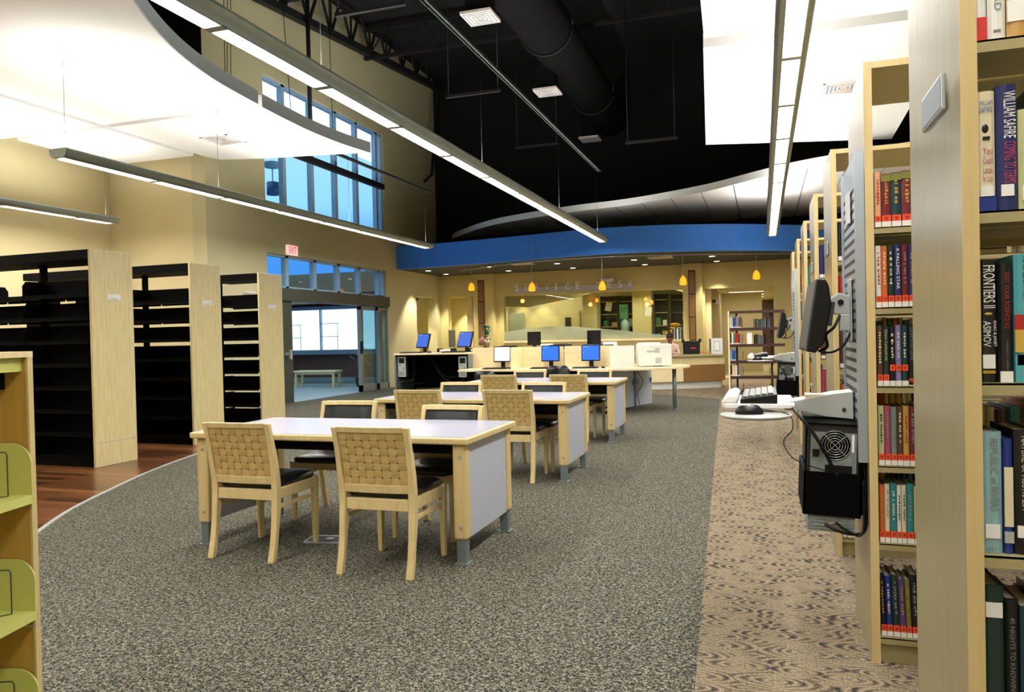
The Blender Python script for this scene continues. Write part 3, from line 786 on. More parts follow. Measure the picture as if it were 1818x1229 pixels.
# workroom: floor-to-ceiling walls, piers, shelving
g = G(); g.bx(-10, 0, 25.6, 25.8, 0, 3.2); struct('wall_workroom', g, 'wall_paint')
g = G(); g.bx(-8.7, -8.5, 22, 25.6, 0, 3.2); struct('wall_workroom', g, 'wall_paint')
g = G(); g.bx(-8.5, -1.7, 21.96, 25.6, 3.0, 3.1); struct('ceiling_workroom', g, 'wall_paint')
g = G(); g.bx(-5.35, -4.90, 23.4, 23.8, 0, 3.0); struct('wall_pier', g, 'wall_paint')
g = G(); g.bx(-3.79, -3.22, 23.4, 23.8, 0, 3.0); struct('wall_pier', g, 'wall_paint')
g = G(); 
g.prism([(-8.5, 2.28), (-7.0, 2.2), (-5.6, 2.42), (-4.6, 2.62), (-3.2, 2.66), (-2.4, 2.55), (-1.9, 2.36), (-1.9, 3.0), (-8.5, 3.0)], 22.9, 23.0, 'y'); struct('wall_bulkhead', g, 'wall_paint')
g = G(); g.bx(-8.48, -7.95, 25.45, 25.58, 0, 2.1); struct('door_5', g, 'grey_plastic')
g = G(); g.bx(-6.65, -5.95, 25.53, 25.58, 0, 2.12); d5 = struct('door_6', g, 'maple')
G().bx(-6.46, -6.25, 25.51, 25.54, 1.3, 1.9).build('window_pane', 'dark_shelving', d5)
for k, (a, b, y) in enumerate(((-4.88, -4.35, 23.9), (-4.3, -3.82, 24.1), (-3.15, -2.75, 23.7), (-2.7, -1.95, 24.2))):
    t = thing('storage_shelving', 'dark steel storage shelving in the workroom, ' + ['left of the green poster', 'behind the green poster', 'right of the second pier', 'behind the yellow bags'][k], 'shelving', ((a + b) / 2, y, 0), 0, 'workroom shelving')
    w = (b - a) / 2
    G().bx(-w, w, .28, .3, 0, 2.5).build('back', 'dark_shelving', t)
    for z in (1.1, 1.5, 1.9, 2.3): G().bx(-w, w, 0, .3, z, z + .03).build('shelf', 'shelf_beige', t)
    for s_ in (-1, 1): G().bx(s_ * w - .015, s_ * w + .015, 0, .3, 0, 2.5).build('upright', 'dark_shelving', t)
random.seed(11)
for k in range(12):
    a = (-4.75 + .3 * (k % 2)) if k < 4 else (-4.2 + .25 * (k % 2) if k < 8 else -3.05 + .2 * (k % 2)); y = (23.95, 24.15, 23.75)[k // 4]
    w = random.uniform(.05, .1); h = random.uniform(.12, .26); z = (1.13, 1.53)[(k // 2) % 2]
    tag(G().bx(a - w, a + w, y, y + .2, z, z + h).build('storage_box', random.choice(['white_plastic', 'book_turquoise', 'book_tan', 'grey_plastic', 'green_poster']), None, .004), 'small box on the dark shelving in the workroom', 'box', 'boxes on the workroom shelving')
tag(G().bx(-4.22, -3.95, 23.55, 23.57, 1.75, 2.2).build('poster', 'green_poster'), 'green poster showing through the workroom window', 'poster')
tag(G().lathe([(.0, 1.28), (.13, 1.28), (.13, 1.65), (.05, 1.72), (.04, 1.8), (.0, 1.8)], (-4.05, 23.6, 0), 16).build('water_bottle', 'book_pale blue'), 'blue water cooler bottle in the workroom window', 'bottle')
tb = thing('work_table', 'low cream counter under the workroom window', 'counter', (-4.3, 23.4, 0))
G().bx(-.6, .5, -.2, .2, 1.15, 1.26).build('worktop', 'maple_flat', tb); G().bx(-.55, .45, -.15, .15, 0, 1.15).build('body', 'maple', tb)
for k, (x, z, rot) in enumerate(((-4.62, 2.16, .2), (-3.30, 2.28, -.15), (-3.30, 1.95, .1), (-2.25, 1.8, 0))):
    o = G().bx(-.1, .1, -.004, .004, -.14, .14).build('paper_sheet', 'paper'); o.location = (x, (23.895, 23.395, 23.395, 24.195)[k], z); o.rotation_euler = (0, rot, 0)
    tag(o, 'white paper sheet on the workroom shelving, ' + ['at left', 'highest at right', 'below the highest at right', 'nearest the right pilaster'][k], 'paper', 'workroom papers')
for k in range(5):
    x = -2.40 + .36 * (k % 2); z = 1.345 + .09 * (k // 2); g = G(); g.ball((0, 0, 0), (.17, .12, .045), 12, 6)
    o = g.build('yellow_bag', 'yellow_bag'); o.location = (x, 22.5, z); o.rotation_euler = (0, .06 * (-1) ** k, .2 * k)
    tag(o, 'bright yellow plastic bag in the pile at the right end of the workroom window', 'bag', 'yellow bags')
tt = thing('side_table', 'small table behind the glass holding the yellow bags', 'table', (-2.3, 22.5, 0)); G().bx(-.35, .25, -.25, .25, 1.26, 1.30).build('tabletop', 'maple_flat', tt)
for a in (-.3, .2):
    for b in (-.2, .2): G().bx(a - .02, a + .02, b - .02, b + .02, 0, 1.26).build('leg', 'maple', tt)
for k, (x, y, z) in enumerate(((-6.1, 23.2, 2.38), (-4.85, 23.2, 2.34), (-3.28, 22.7, 2.28), (-3.1, 22.7, 2.2))):
    t = thing('amber_lamp', 'tiny amber lamp glowing behind the service glass, ' + ['leftmost', 'beside the first pier', 'upper of the right pair', 'lower of the right pair'][k], 'lamp', (x, y, z), 0, 'amber lamps in the workroom')
    G().lathe([(.05, -.05), (.055, 0), (.03, .06), (.01, .07)], n=12).build('lamp_shade', 'pendant_amber', t)
    G().cyl((0, 0, .06), (0, 0, 3.0 - z), .004, n=5).build('cord', 'silver', t)
area_light('workroom_light', -6.8, 24.6, 2.97, 1.6, .6, 34, (1, .9, .66))
area_light('workroom_light', -3.6, 22.5, 2.97, 2.6, .5, 45, (1, .92, .68))
for x in (-8.0, -7.25):
    L = bpy.data.lights.new('workroom_downlight', 'SPOT'); L.energy = 60; L.spot_size = 1.3; L.spot_blend = .5; L.color = (1, .86, .55); o = bpy.data.objects.new('workroom_downlight', L); COL.objects.link(o); o.location = (x, 25.2, 2.9)
# recess details left of the first pilaster
L = bpy.data.lights.new('recess_downlight', 'SPOT'); L.energy = 150; L.spot_size = 1.4; L.spot_blend = .6; L.color = (1, .88, .6); o = bpy.data.objects.new('recess_downlight', L); COL.objects.link(o); o.location = (-8.95, 22.35, 2.52)
L = bpy.data.lights.new('recess_downlight', 'SPOT'); L.energy = 110; L.spot_size = 1.4; L.spot_blend = .6; L.color = (1, .88, .6); o = bpy.data.objects.new('recess_downlight', L); COL.objects.link(o); o.location = (-9.9, 20.8, 2.48)
g = G(); g.bx(-8.62, -8.28, 22.68, 22.76, 0, 2.1); d7 = struct('door_7', g, 'grey_plastic'); G().bx(-8.55, -8.52, 22.62, 22.68, .95, 1.1).build('door_handle', 'silver', d7)
wf = thing('wall_panel', 'narrow grey metal panel standing against the lit recess wall', 'panel', (-8.98, 21.4, 0)); G().bx(-.10, .10, 0, .05, 1.0, 1.52).build('plate', 'steel_grey', wf); G().bx(-.12, .12, -.01, .0, .98, 1.0).build('edge', 'silver', wf)
wp = thing('wall_telephone', 'small dark device fixed to the lit recess wall beside the door', 'telephone', (-8.72, 22.70, 1.5)); G().bx(-.05, .05, -.02, .04, -.12, .12).build('body', 'grey_plastic', wp); G().bx(-.03, .03, -.035, -.02, .02, .1).build('handset', 'black_plastic', wp)
# hallway
g = G()
g.bx(-1.6, -1.35, 21.95, 32, 0, 2.6)
for k in range(7):
    y = 22.7 + k * 1.25; g.bx(-1.35, -1.22, y, y + .35, 0, 2.5)
struct('wall_hall', g, 'wall_paint')
g = G(); g.bx(.45, .6, 21.95, 32, 0, 2.6); struct('wall_hall', g, 'wall_paint')
g = G(); g.bx(-1.6, .6, 32, 32.2, 0, 2.6); struct('wall_hall', g, 'dark_brown_panel')
g = G(); g.bx(-1.6, .6, 21.95, 32, 2.5, 2.6); struct('ceiling_hall', g, 'wall_paint')
for k, y in enumerate((24.2, 26.2, 28.2)):
    t = thing('ceiling_light', 'flat lit troffer in the hallway ceiling, ' + ['nearest', 'middle', 'farthest'][k], 'ceiling light', (-.45, y, 2.5), 0, 'hallway troffers')
    G().bx(-.55, .55, -.14, .14, -.02, 0).build('frame', 'white_plastic', t); G().bx(-.5, .5, -.1, .1, -.024, -.02).build('diffuser', 'hall_lamp', t)
for y in (24.2, 26.2, 28.2, 30.2): area_light('hall_light', -.45, y, 2.47, .96, .18, 13, (1, .96, .8))
t = thing('exit_sign', 'red glowing exit sign far down the hallway above the dark red bookcase', 'exit sign', (-.5, 26.4, 2.05)); G().bx(-.14, .14, -.02, .02, -.07, .07).build('housing', 'red_glow', t, .004)
G().cyl((0, 0, .07), (0, 0, .45), .01, n=6).build('stem', 'silver', t)
t = thing('wall_camera', 'dark dome camera high on the left hallway wall', 'camera', (-1.25, 22.4, 2.12)); G().bx(-.12, 0, -.04, .04, 0, .08).build('bracket', 'black_plastic', t); G().ball((.06, 0, .02), (.07, .07, .07), 12, 8).build('dome', 'white_plastic', t)
# ---- curved service counter
sdp = catmull([(-6.6, 17.55), (-5.0, 17.3), (-3.4, 17.3), (-2.3, 17.5), (-1.5, 17.85), (-.85, 18.25)], 6)
def off(P, d):
    o = []
    for i, p in enumerate(P):
        a = Vector(P[max(i - 1, 0)]); b = Vector(P[min(i + 1, len(P) - 1)]); t = (b - a).normalized()
        o.append((p[0] - t.y * d, p[1] + t.x * d))
    return o
sd = thing('service_counter', 'curved service counter with pale top, brown front panel and grey base', 'counter')
def strip(P, d0, d1, z0, z1): return off(P, d0) + list(reversed(off(P, d1))), z0, z1
p_, a_, b_ = strip(sdp, -.06, .66, .735, .77); G().prism(p_, a_, b_).build('countertop', 'shelf_beige', sd)
p_, a_, b_ = strip(sdp, 0, .05, .54, .735); G().prism(p_, a_, b_).build('fascia_panel', 'maple', sd)
i0 = 22
p_, a_, b_ = strip(sdp[i0:], -.03, .03, .17, .545); G().prism(p_, a_, b_).build('front_panel', 'brown_panel', sd)
p_, a_, b_ = strip(sdp[:i0 + 1], -.03, .03, .17, .545); G().prism(p_, a_, b_).build('front_panel', 'maple_flat', sd)['label'] = 'pale maple front panel'
p_, a_, b_ = strip(sdp[:-1], .06, .12, 0, .17); G().prism(p_, a_, b_).build('kick_base', 'white_plastic', sd)
x, y = sdp[-1]; G().bx(x - .12, x - .07, y, y + .62, .0, .735).build('end_panel', 'maple', sd)
# items on the service counter
t = thing('receipt_printer', 'bulky black machine with a red light on the service counter', 'machine', (-1.62, 18.55, .77))
G().bx(-.19, .19, -.05, .25, 0, .31).bx(-.22, -.17, -.05, .2, .28, .36).bx(.17, .23, -.05, .2, .28, .36).build('body', 'black_plastic', t, .01)
G().bx(-.02, .12, -.06, -.05, .13, .16).build('indicator', 'book_red', t)
t = thing('cardboard_box', 'small open cardboard box beside the black machine on the counter', 'box', (-1.28, 18.35, .77)); G().bx(-.11, .11, -.08, .08, 0, .07).build('tray', 'cardboard', t)
t = thing('notice_holder', 'white framed notice standing on the right end of the service counter', 'notice', (-1.02, 18.42, .77))
G().bx(-.13, .13, 0, .03, 0, .37).build('frame', 'white_plastic', t); G().bx(-.07, .07, -.006, 0, .07, .3).build('sheet', 'grey_laminate', t); G().bx(-.055, .055, -.009, -.006, .09, .28).build('inner_sheet', 'paper', t); G().bx(-.17, -.14, .0, .06, 0, .36).build('side_panel', 'charcoal', t)
tag(G().bx(-2.1, -1.85, 17.95, 18.15, .77, .775).build('paper_sheet', 'paper'), 'loose white paper lying on the service counter next to the printer', 'paper')
for k in range(7):
    o = G().bx(-.018, .018, -.1, .1, 0, .27 + .02 * (k % 3)).build('binder', ['book_black', 'book_grey', 'book_black', 'white_plastic', 'book_dark green', 'book_grey', 'book_black'][k], None, .003)
    o.location = (-2.19 + .038 * k, 20.0, 1.12)
    tag(o, 'upright office binder on the shelf behind the seated person', 'binder', 'office binders')
t = thing('binder_shelf', 'low maroon shelf unit carrying binders behind the seated person', 'shelf', (-2.05, 20.0, 0))
G().bx(-.25, .25, -.15, .15, 1.07, 1.12).build('top', 'maple', t)
for s_ in (-1, 1): G().bx(s_ * .24 - .015, s_ * .24 + .015, -.15, .15, 0, 1.07).build('side_panel', 'maroon_steel', t)
for z in (.3, .7): G().bx(-.22, .22, -.15, .15, z, z + .02).build('shelf', 'maroon_steel', t)
# the seated person
def person():
    t = thing('person', 'person with short dark hair in a pale pink shirt bent over the service counter', 'person', (-2.12, 18.72, 0), 0)
    def skin(name, pts, edges, rad, mat, root=0, sub=2, par=None):
        me = bpy.data.meshes.new(name); me.from_pydata(pts, edges, []); me.materials.append(MATS[mat])
        o = bpy.data.objects.new(name, me); COL.objects.link(o); o.parent = par or t
        o.modifiers.new('skin', 'SKIN'); lay = me.skin_vertices[0] if me.skin_vertices else None
        if lay is None:
            bpy.context.view_layer.objects.active = o
        for v, r in zip(me.skin_vertices[0].data, rad): v.radius = (r, r) if not isinstance(r, tuple) else r; v.use_root = False
        me.skin_vertices[0].data[root].use_root = True
        s_ = o.modifiers.new('sub', 'SUBSURF'); s_.levels = sub; s_.render_levels = sub
        for p in me.polygons: p.use_smooth = True
        return o
    # faces -y (towards the room); body: pelvis, spine, neck, arms to the counter, thighs and shins
    P = [(0, .0, .50), (0, .02, .68), (0, -.03, .86), (0, -.07, .97), (0, -.10, 1.035), (0, -.12, 1.09),
         (-.17, -.06, .955), (-.23, -.13, .76), (-.15, -.36, .80), (-.12, -.43, .80), (.17, -.06, .955), (.23, -.13, .76), (.15, -.36, .80), (.12, -.43, .80),
         (-.1, -.02, .48), (-.12, -.40, .48), (-.12, -.40, .08), (-.12, -.50, .04), (.1, -.02, .48), (.12, -.40, .48), (.12, -.40, .08), (.12, -.50, .04)]
    E = [(0, 1), (1, 2), (2, 3), (3, 4), (4, 5), (3, 6), (6, 7), (7, 8), (8, 9), (3, 10), (10, 11), (11, 12), (12, 13), (0, 14), (14, 15), (15, 16), (16, 17), (0, 18), (18, 19), (19, 20), (20, 21)]
    Rr = [(.15, .11), (.13, .10), (.15, .10), (.13, .085), .052, .05, .065, .048, .032, .03, .065, .048, .032, .03, .09, .07, .045, .04, .09, .07, .045, .04]
    body = skin('body', P, E, Rr, 'shirt_pink')
    return t
try:
    pt = person()
except Exception as ex_:
    print('person skin failed', ex_); pt = thing('person', 'person', 'person', (-2.12, 18.72, 0))
hc = Vector((0, -.16, 1.17))
g = G()
prof = [(-.118, .032, .034, .018), (-.10, .052, .055, .012), (-.07, .064, .078, .004), (-.03, .071, .088, 0), (.01, .075, .093, 0), (.05, .076, .095, .002), (.085, .066, .084, .006), (.108, .044, .058, .01), (.12, .015, .02, .01)]
rings = []
tilt = Matrix.Rotation(.55, 3, 'X')
for z, rx, ry, sh in prof:
    rings.append([hc + tilt @ Vector((rx * math.cos(2 * PI * k / 20), -sh + ry * math.sin(2 * PI * k / 20), z)) for k in range(20)])
g.loft(rings)
g.loft([[hc + tilt @ Vector(q) for q in r] for r in ([(-.008, -.088, .02), (.008, -.088, .02), (0, -.084, .03)], [(-.016, -.09, -.02), (.016, -.09, -.02), (0, -.115, -.015)], [(-.006, -.086, -.03), (.006, -.086, -.03), (0, -.09, -.028)])])
for s_ in (-1, 1): g.ball(hc + tilt @ Vector((s_ * .078, .005, -.01)), (.012, .02, .032), 8, 6)
head = g.build('head', 'skin', pt)
g = G(); 
for s_ in (-1, 1): g.ball(hc + tilt @ Vector((s_ * .03, -.083, .015)), (.012, .008, .007), 8, 6)
g.build('eye', 'hair', head)
G().ball(hc + tilt @ Vector((0, -.082, -.055)), (.024, .008, .006), 8, 6).build('mouth', 'book_maroon', head)
rings = []
for z, rx, ry, sh in [(-.03, .078, .07, -.035), (.01, .083, .085, -.022), (.045, .085, .10, -.006), (.085, .076, .096, 0), (.112, .054, .07, 0), (.132, .02, .028, 0)]:
    rings.append([hc + tilt @ Vector((rx * math.cos(2 * PI * k / 20), -sh + ry * math.sin(2 * PI * k / 20), z)) for k in range(20)])
G().loft(rings).build('hair', 'hair', head)
G().cyl(hc + Vector((0, .05, -.15)), hc + Vector((0, .01, -.06)), .05, .05, 14).build('neck', 'skin', pt)
for s_ in (-1, 1):           # hands resting on the counter: palm, four fingers, thumb
    g = G(); c = Vector((s_ * .115, -.47, .79))
    g.ball(c, (.036, .045, .014), 12, 8)
    for k, ln in enumerate((.058, .068, .063, .048)):
        x = (k - 1.5) * .018
        g.tube([c + Vector((x, -.03, .002)), c + Vector((x * 1.15, -.03 - ln * .5, .006)), c + Vector((x * 1.2, -.03 - ln * .85, .0)), c + Vector((x * 1.2, -.03 - ln, -.008))], [.009, .0085, .008, .006], 8)
    g.tube([c + Vector((-s_ * .03, .01, 0)), c + Vector((-s_ * .055, -.015, 0)), c + Vector((-s_ * .06, -.045, -.004))], [.011, .010, .007], 8)
    g.build('hand', 'skin', pt)
ch = thing('task_chair', 'dark office chair under the person at the service counter', 'chair', (-2.12, 18.76, 0))
G().bx(-.22, .22, -.2, .22, .40, .44).build('seat', 'charcoal', ch, .02); G().bx(-.2, .2, .2, .25, .55, .9).build('backrest', 'charcoal', ch, .02); G().cyl((0, 0, .06), (0, 0, .4), .03).build('column', 'black_plastic', ch)
for k in range(5):
    a = 2 * PI * k / 5; G().bar((0, 0, .06), (.26 * math.cos(a), .26 * math.sin(a), .04), .04).ball((.26 * math.cos(a), .26 * math.sin(a), .025), .025, 8, 6).build('leg', 'black_plastic', ch)
# =========================================================== study tables and chairs
TL, TW, TH = 1.916, .887, .732
def make_table(label):
    t = thing('study_table', label, 'table', (0, 0, 0), 0, 'grey topped study tables')   # origin: front right corner
    g = G(); g.mat(0).bx(-TL, 0, 0, TW, TH - .042, TH - .003)
    top = g.build('tabletop', ['maple_edge'], t, .010, seg=3)
    G().bx(-TL + .022, -.022, .022, TW - .022, TH - .010, TH).build('laminate_surface', 'table_grey', top)
    for sx_ in (-TL + .03, -.11):
        for sy_ in (.03, TW - .11):
            lg = G().bx(sx_, sx_ + .08, sy_, sy_ + .08, .145, TH - .042).build('leg', 'maple_edge', t, .012)
            G().bx(sx_ + .012, sx_ + .068, sy_ + .012, sy_ + .068, .004, .15).bx(sx_ - .002, sx_ + .082, sy_ - .002, sy_ + .082, 0, .008).build('steel_foot', 'leg_steel', lg)
            g = G()
            for z in (TH - .115, .215):
                fy = sy_ - .004 if sy_ < .4 else sy_ + .084
                g.cyl((sx_ + .045, sy_ - .004 if sy_ < .4 else sy_ + .08, z), (sx_ + .045, sy_ if sy_ < .4 else sy_ + .084, z), .010, n=12)
            g.build('bolt', 'silver', lg)
    for x in (-TL + .045, -.065):
        G().bx(x, x + .022, .11, TW - .11, .14, TH - .052).build('end_panel', 'grey_laminate', t, .003)
    G().bx(-TL + .11, -.11, .05, .07, TH - .10, TH - .042).bx(-TL + .11, -.11, TW - .07, TW - .05, TH - .10, TH - .042).build('apron', 'black_steel', t)
    return t
t1 = make_table('grey topped study table with maple edge, nearest the camera')
t1.location = (-1.582, 3.966, 0)
t2 = dup(t1, 'middle one of the three grey topped maple study tables', (-1.619, 6.456, 0))
t3 = dup(t1, 'farthest study table, next to the computer stations', (-1.668, 8.939, 0))
def rect(c, w, d): x, y, z = c; return [Vector((x - w / 2, y - d / 2, z)), Vector((x + w / 2, y - d / 2, z)), Vector((x + w / 2, y + d / 2, z)), Vector((x - w / 2, y + d / 2, z))]
BACKY = [(0, -.268), (.10, -.243), (.20, -.226), (.30, -.212), (.38, -.206), (.46, -.208), (.56, -.222), (.70, -.252), (.822, -.285)]
def by(z):
    for (a, b), (c, d) in zip(BACKY[:-1], BACKY[1:]):
        if a <= z <= c: return b + (d - b) * (z - a) / (c - a)
    return BACKY[-1][1]
def make_chair():
    t = thing('side_chair', 'x', 'chair', (0, 0, 0), 0, 'maple study chairs with woven backs')
    for s in (-1, 1):
        g = G(); g.loft([rect((s * (.213 + .004 * (z > .5)), y, z), .033 + .006 * (z < .55), .036 + .014 * (.25 < z < .6)) for z, y in BACKY], True, True, False)
        g.build('leg', 'maple_chair', t, .006)['label'] = 'rear leg running up into the back post'
    for s in (-1, 1):
        g = G(); g.loft([rect((s * .208, .205, z), w, w + .006) for z, w in ((0, .028), (.2, .034), (.43, .040))], True, True, False)
        g.build('leg', 'maple_chair', t, .005)
    # seat frame
    g = G(); g.bx(-.19, .19, by(.4) - .016, by(.4) + .016, .355, .418).bx(-.19, .19, .19, .222, .37, .425)
    for s in (-1, 1): g.bx(s * .208 - .014, s * .208 + .014, by(.4), .2, .36, .422)
    g.build('seat_frame', 'maple_chair', t, .003)
    for s in (-1, 1): G().bx(s * .208 - .009, s * .208 + .009, by(.3), .2, .300, .326).build('stretcher', 'maple_chair', t, .003)
    # upholstered seat
    rings = []
    for z, k in ((.418, .0), (.428, .012), (.452, .012), (.468, -.012), (.476, -.07)):
        hx, y0, y1 = .192 + k, by(.4) + .02 - k, .225 + k
        rings.append([Vector((sgx * (hx - c), yy, z + .006 * (1 - abs(sgx)))) for sgx, yy, c in ((-1, y0, .03), (1, y0, .03), (1, y0 + .03, 0), (1, y1 - .03, 0), (1, y1, .03), (-1, y1, .03), (-1, y1 - .03, 0), (-1, y0 + .03, 0))])
    G().loft(rings).build('seat_cushion', 'black_vinyl', t)
    # back rails (slightly bowed)
    def bow(z0, z1, d, nm):
        g = G(); rr = []
        for k in range(9):
            x = -.2 + .4 * k / 8; b = -.014 * (1 - (x / .2) ** 2)
            rr.append([Vector((x, by(z0) - d / 2 + b, z0)), Vector((x, by(z0) + d / 2 + b, z0)), Vector((x, by(z1) + d / 2 + b, z1)), Vector((x, by(z1) - d / 2 + b, z1))])
        g.loft([list(reversed(r)) for r in rr], True, True, False); return g.build(nm, 'maple_chair', t, .003)
    bow(.792, .824, .034, 'top_rail'); bow(.452, .498, .030, 'lower_rail')
    # woven webbing on the rear face
    nx, nz = 8, 7; X0, X1, Z0, Z1 = -.198, .198, .498, .792
    g = G(); K = 4
    for i in range(nx):
        for j in range(nz):
            over = (i + j) % 2 == 0
            g.mat(0 if over else 1)
            a0, a1 = X0 + (X1 - X0) * i / nx, X0 + (X1 - X0) * (i + 1) / nx; b0, b1 = Z0 + (Z1 - Z0) * j / nz, Z0 + (Z1 - Z0) * (j + 1) / nz
            vs = []; fs = []
            for q in range(K + 1):
                for p in range(K + 1):
                    u, v = p / K, q / K; x = a0 + (a1 - a0) * u; z = b0 + (b1 - b0) * v
                    hh = math.sin(PI * u) if over else math.sin(PI * v)
                    yb = by(z) - .014 * (1 - (x / .2) ** 2) - .009 - .0025 * hh
                    vs.append((x, yb, z))
            for q in range(K):
                for p in range(K): fs.append((q * (K + 1) + p, q * (K + 1) + p + 1, (q + 1) * (K + 1) + p + 1, (q + 1) * (K + 1) + p))
            g.add(vs, fs, True)
    g.mat(2)
    for i in range(1, nx):
        for j in range(1, nz):
            x = X0 + (X1 - X0) * i / nx; z = Z0 + (Z1 - Z0) * j / nz; yb = by(z) - .014 * (1 - (x / .2) ** 2) - .0112
            g.add([(x - .0055, yb, z - .002), (x, yb, z - .0035), (x + .0055, yb, z - .002), (x + .0055, yb, z + .002), (x, yb, z + .0035), (x - .0055, yb, z + .002)], [(0, 1, 2, 3, 4, 5)])
    g.build('woven_back', ['weave_sheen_light', 'weave_sheen_dark', 'weave_gap'], t)
    # padded front of the back
    rings = []
    for z, e in ((.50, 0), (.515, .014), (.65, .020), (.775, .014), (.79, 0)):
        rings.append([Vector((-.196, by(z) + .002, z)), Vector((.196, by(z) + .002, z)), Vector((.190, by(z) + .004 + e, z)), Vector((.1, by(z) - .004 + e, z)), Vector((-.1, by(z) - .004 + e, z)), Vector((-.190, by(z) + .004 + e, z))])
    G().loft(rings).build('back_pad', 'slate_vinyl', t)
    return t
proto = make_chair()
# x, y, heading (0 = facing away from the camera), label
CH = [(-2.035, 3.955, 0.0, 'woven-back maple chair at the right of the near side of the nearest table'),
      (-2.970, 4.040, 0.0, 'woven-back maple chair at the left of the near side of the nearest table'),
      (-2.085, 4.655, PI - .03, 'chair with dark padded back at the right of the far side of the nearest table'),
      (-3.050, 4.945, PI + .06, 'chair with dark padded back at the left of the far side of the nearest table'),
      (-2.155, 6.650, 0.0, 'woven-back maple chair at the right of the near side of the middle table'),
      (-3.030, 6.650, 0.0, 'woven-back maple chair at the left of the near side of the middle table'),
      (-2.120, 7.160, PI, 'chair with dark padded back at the right of the far side of the middle table'),
      (-3.040, 7.200, PI, 'chair with dark padded back at the left of the far side of the middle table'),
      (-2.225, 9.150, 0.0, 'woven-back maple chair at the right of the near side of the farthest table'),
      (-3.110, 9.150, 0.0, 'woven-back maple chair at the left of the near side of the farthest table'),
      (-2.150, 9.760, PI, 'chair with dark padded back at the right of the far side of the farthest table'),
      (-3.060, 9.780, PI, 'chair with dark padded back at the left of the far side of the farthest table')]
for k, (x, y, r, lab) in enumerate(CH):
    if k == 0: proto.location = (x, y, 0); proto.rotation_euler = (0, 0, r); proto['label'] = lab
    else: dup(proto, lab, (x, y, 0), r)
# =========================================================== computer stations
def monitor(label, loc, rz, scr, w=.30, h=.25, tilt=.12, lift=.10, group='desktop monitors'):
    """faces -y; origin at the foot"""
    t = thing('computer_monitor', label, 'monitor', loc, rz, group)
    T = Matrix.Translation((0, 0, lift + h / 2)) @ Matrix.Rotation(-tilt, 4, 'X')
    g = G(); g.bx(-w / 2, w / 2, -.02, .012, -h / 2, h / 2, T); g.bx(-w / 2 + .04, w / 2 - .04, .012, .045, -h / 2 + .03, h / 2 - .03, T)
    g.build('casing', 'black_plastic', t, .004)
    s = G().bx(-w / 2 + .016, w / 2 - .016, -.0215, -.019, -h / 2 + .02, h / 2 - .016, T).build('screen', scr, t)
    if scr == 'screen_white':
        g = G()
        for k in range(3): g.bx(-w / 2 + .03, w / 2 - .03, -.023, -.0215, .07 - k * .055, .076 - k * .055, T)
        g.build('screen_text', 'screen_line', s)
    else:
        g = G(); g.bx(-w / 2 + .03, -w / 2 + .12, -.023, -.0215, h / 2 - .035, h / 2 - .028, T).bx(-w / 2 + .03, -w / 2 + .04, -.023, -.0215, 0, .012, T).bx(w / 2 - .05, w / 2 - .03, -.023, -.0215, -h / 2 + .03, -h / 2 + .036, T)
        g.build('screen_text', 'screen_blue_light', s)
    G().bar((0, .03, .012), (0, .03, lift + h * .4), .07, .03).build('stand', 'black_plastic', t)
    G().lathe([(.0, 0), (.11, 0), (.105, .012), (.03, .02), (.0, .02)], (0, .02, 0), 20).build('base', 'black_plastic', t)
    return t
def keyboard(label, loc, rz):
    t = thing('keyboard', label, 'keyboard', loc, rz, 'black keyboards')
    G().prism([(-.075, 0), (.075, 0), (.075, .022), (-.075, .012)], -.215, .215, 'x').build('body', 'black_plastic', t, .003)
    g = G()
    for j in range(5):
        for i in range(15):
            if j == 0 and 3 < i < 9: continue
            x = -.2 + i * .0268; y = -.058 + j * .024; z = .0135 + (y + .075) * .066
            g.bx(x, x + .022, y, y + .019, z, z + .006)
    g.bx(-.2 + 4 * .0268, -.2 + 9 * .0268 - .005, -.058, -.039, .0145, .0205)
    g.build('keys', 'charcoal', t); return t
def mouse(label, loc, rz):
    t = thing('computer_mouse', label, 'mouse', loc, rz, 'black mice')
    g = G(); rings = []
    for z, k in ((0, 1), (.012, 1.02), (.024, .85), (.032, .5), (.034, .12)):
        rings.append([Vector((.03 * k * math.cos(2 * PI * i / 16), .052 * k * math.sin(2 * PI * i / 16) + (1 - k) * .01, z)) for i in range(16)])
    g.loft(rings).build('body', 'black_plastic', t); G().cyl((-.002, -.02, .031), (.002, -.02, .031), .008, n=10).build('wheel', 'charcoal', t); return t
# standing counter (left)
SCY = .62
sc = thing('standing_counter', 'tall maple computer counter with open black base, left of the low stations', 'counter', (-5.72, 12.62, 0))
G().bx(-.74, .74, 0, .9, .992, 1.022).build('countertop', 'maple_flat', sc, .004)
G().bx(-.71, .71, .78, .80, .3, .992).build('back_panel', 'black_steel', sc)
G().bx(-.64, .64, .70, .78, 0, .34).build('plinth', 'shelf_beige', sc)
for s_ in (-1, 1): G().bx(s_ * .74, s_ * .715, .03, .88, 0, .992).build('side_panel', 'leg_steel', sc)
G().bx(-.66, -.25, .12, .7, .45, .47).build('inner_shelf', 'black_steel', sc); G().bx(.24, .66, .12, .7, .42, .44).build('inner_shelf', 'black_steel', sc)
G().tube(catmull([(-.3, .68, .95), (-.12, .66, .62), (.1, .66, .46), (.35, .66, .5), (.45, .66, .7)], 6), .008, 6).tube(catmull([(-.32, .70, .9), (.0, .68, .56), (.4, .68, .6)], 6), .006, 6).build('cable', 'cable_grey', sc)
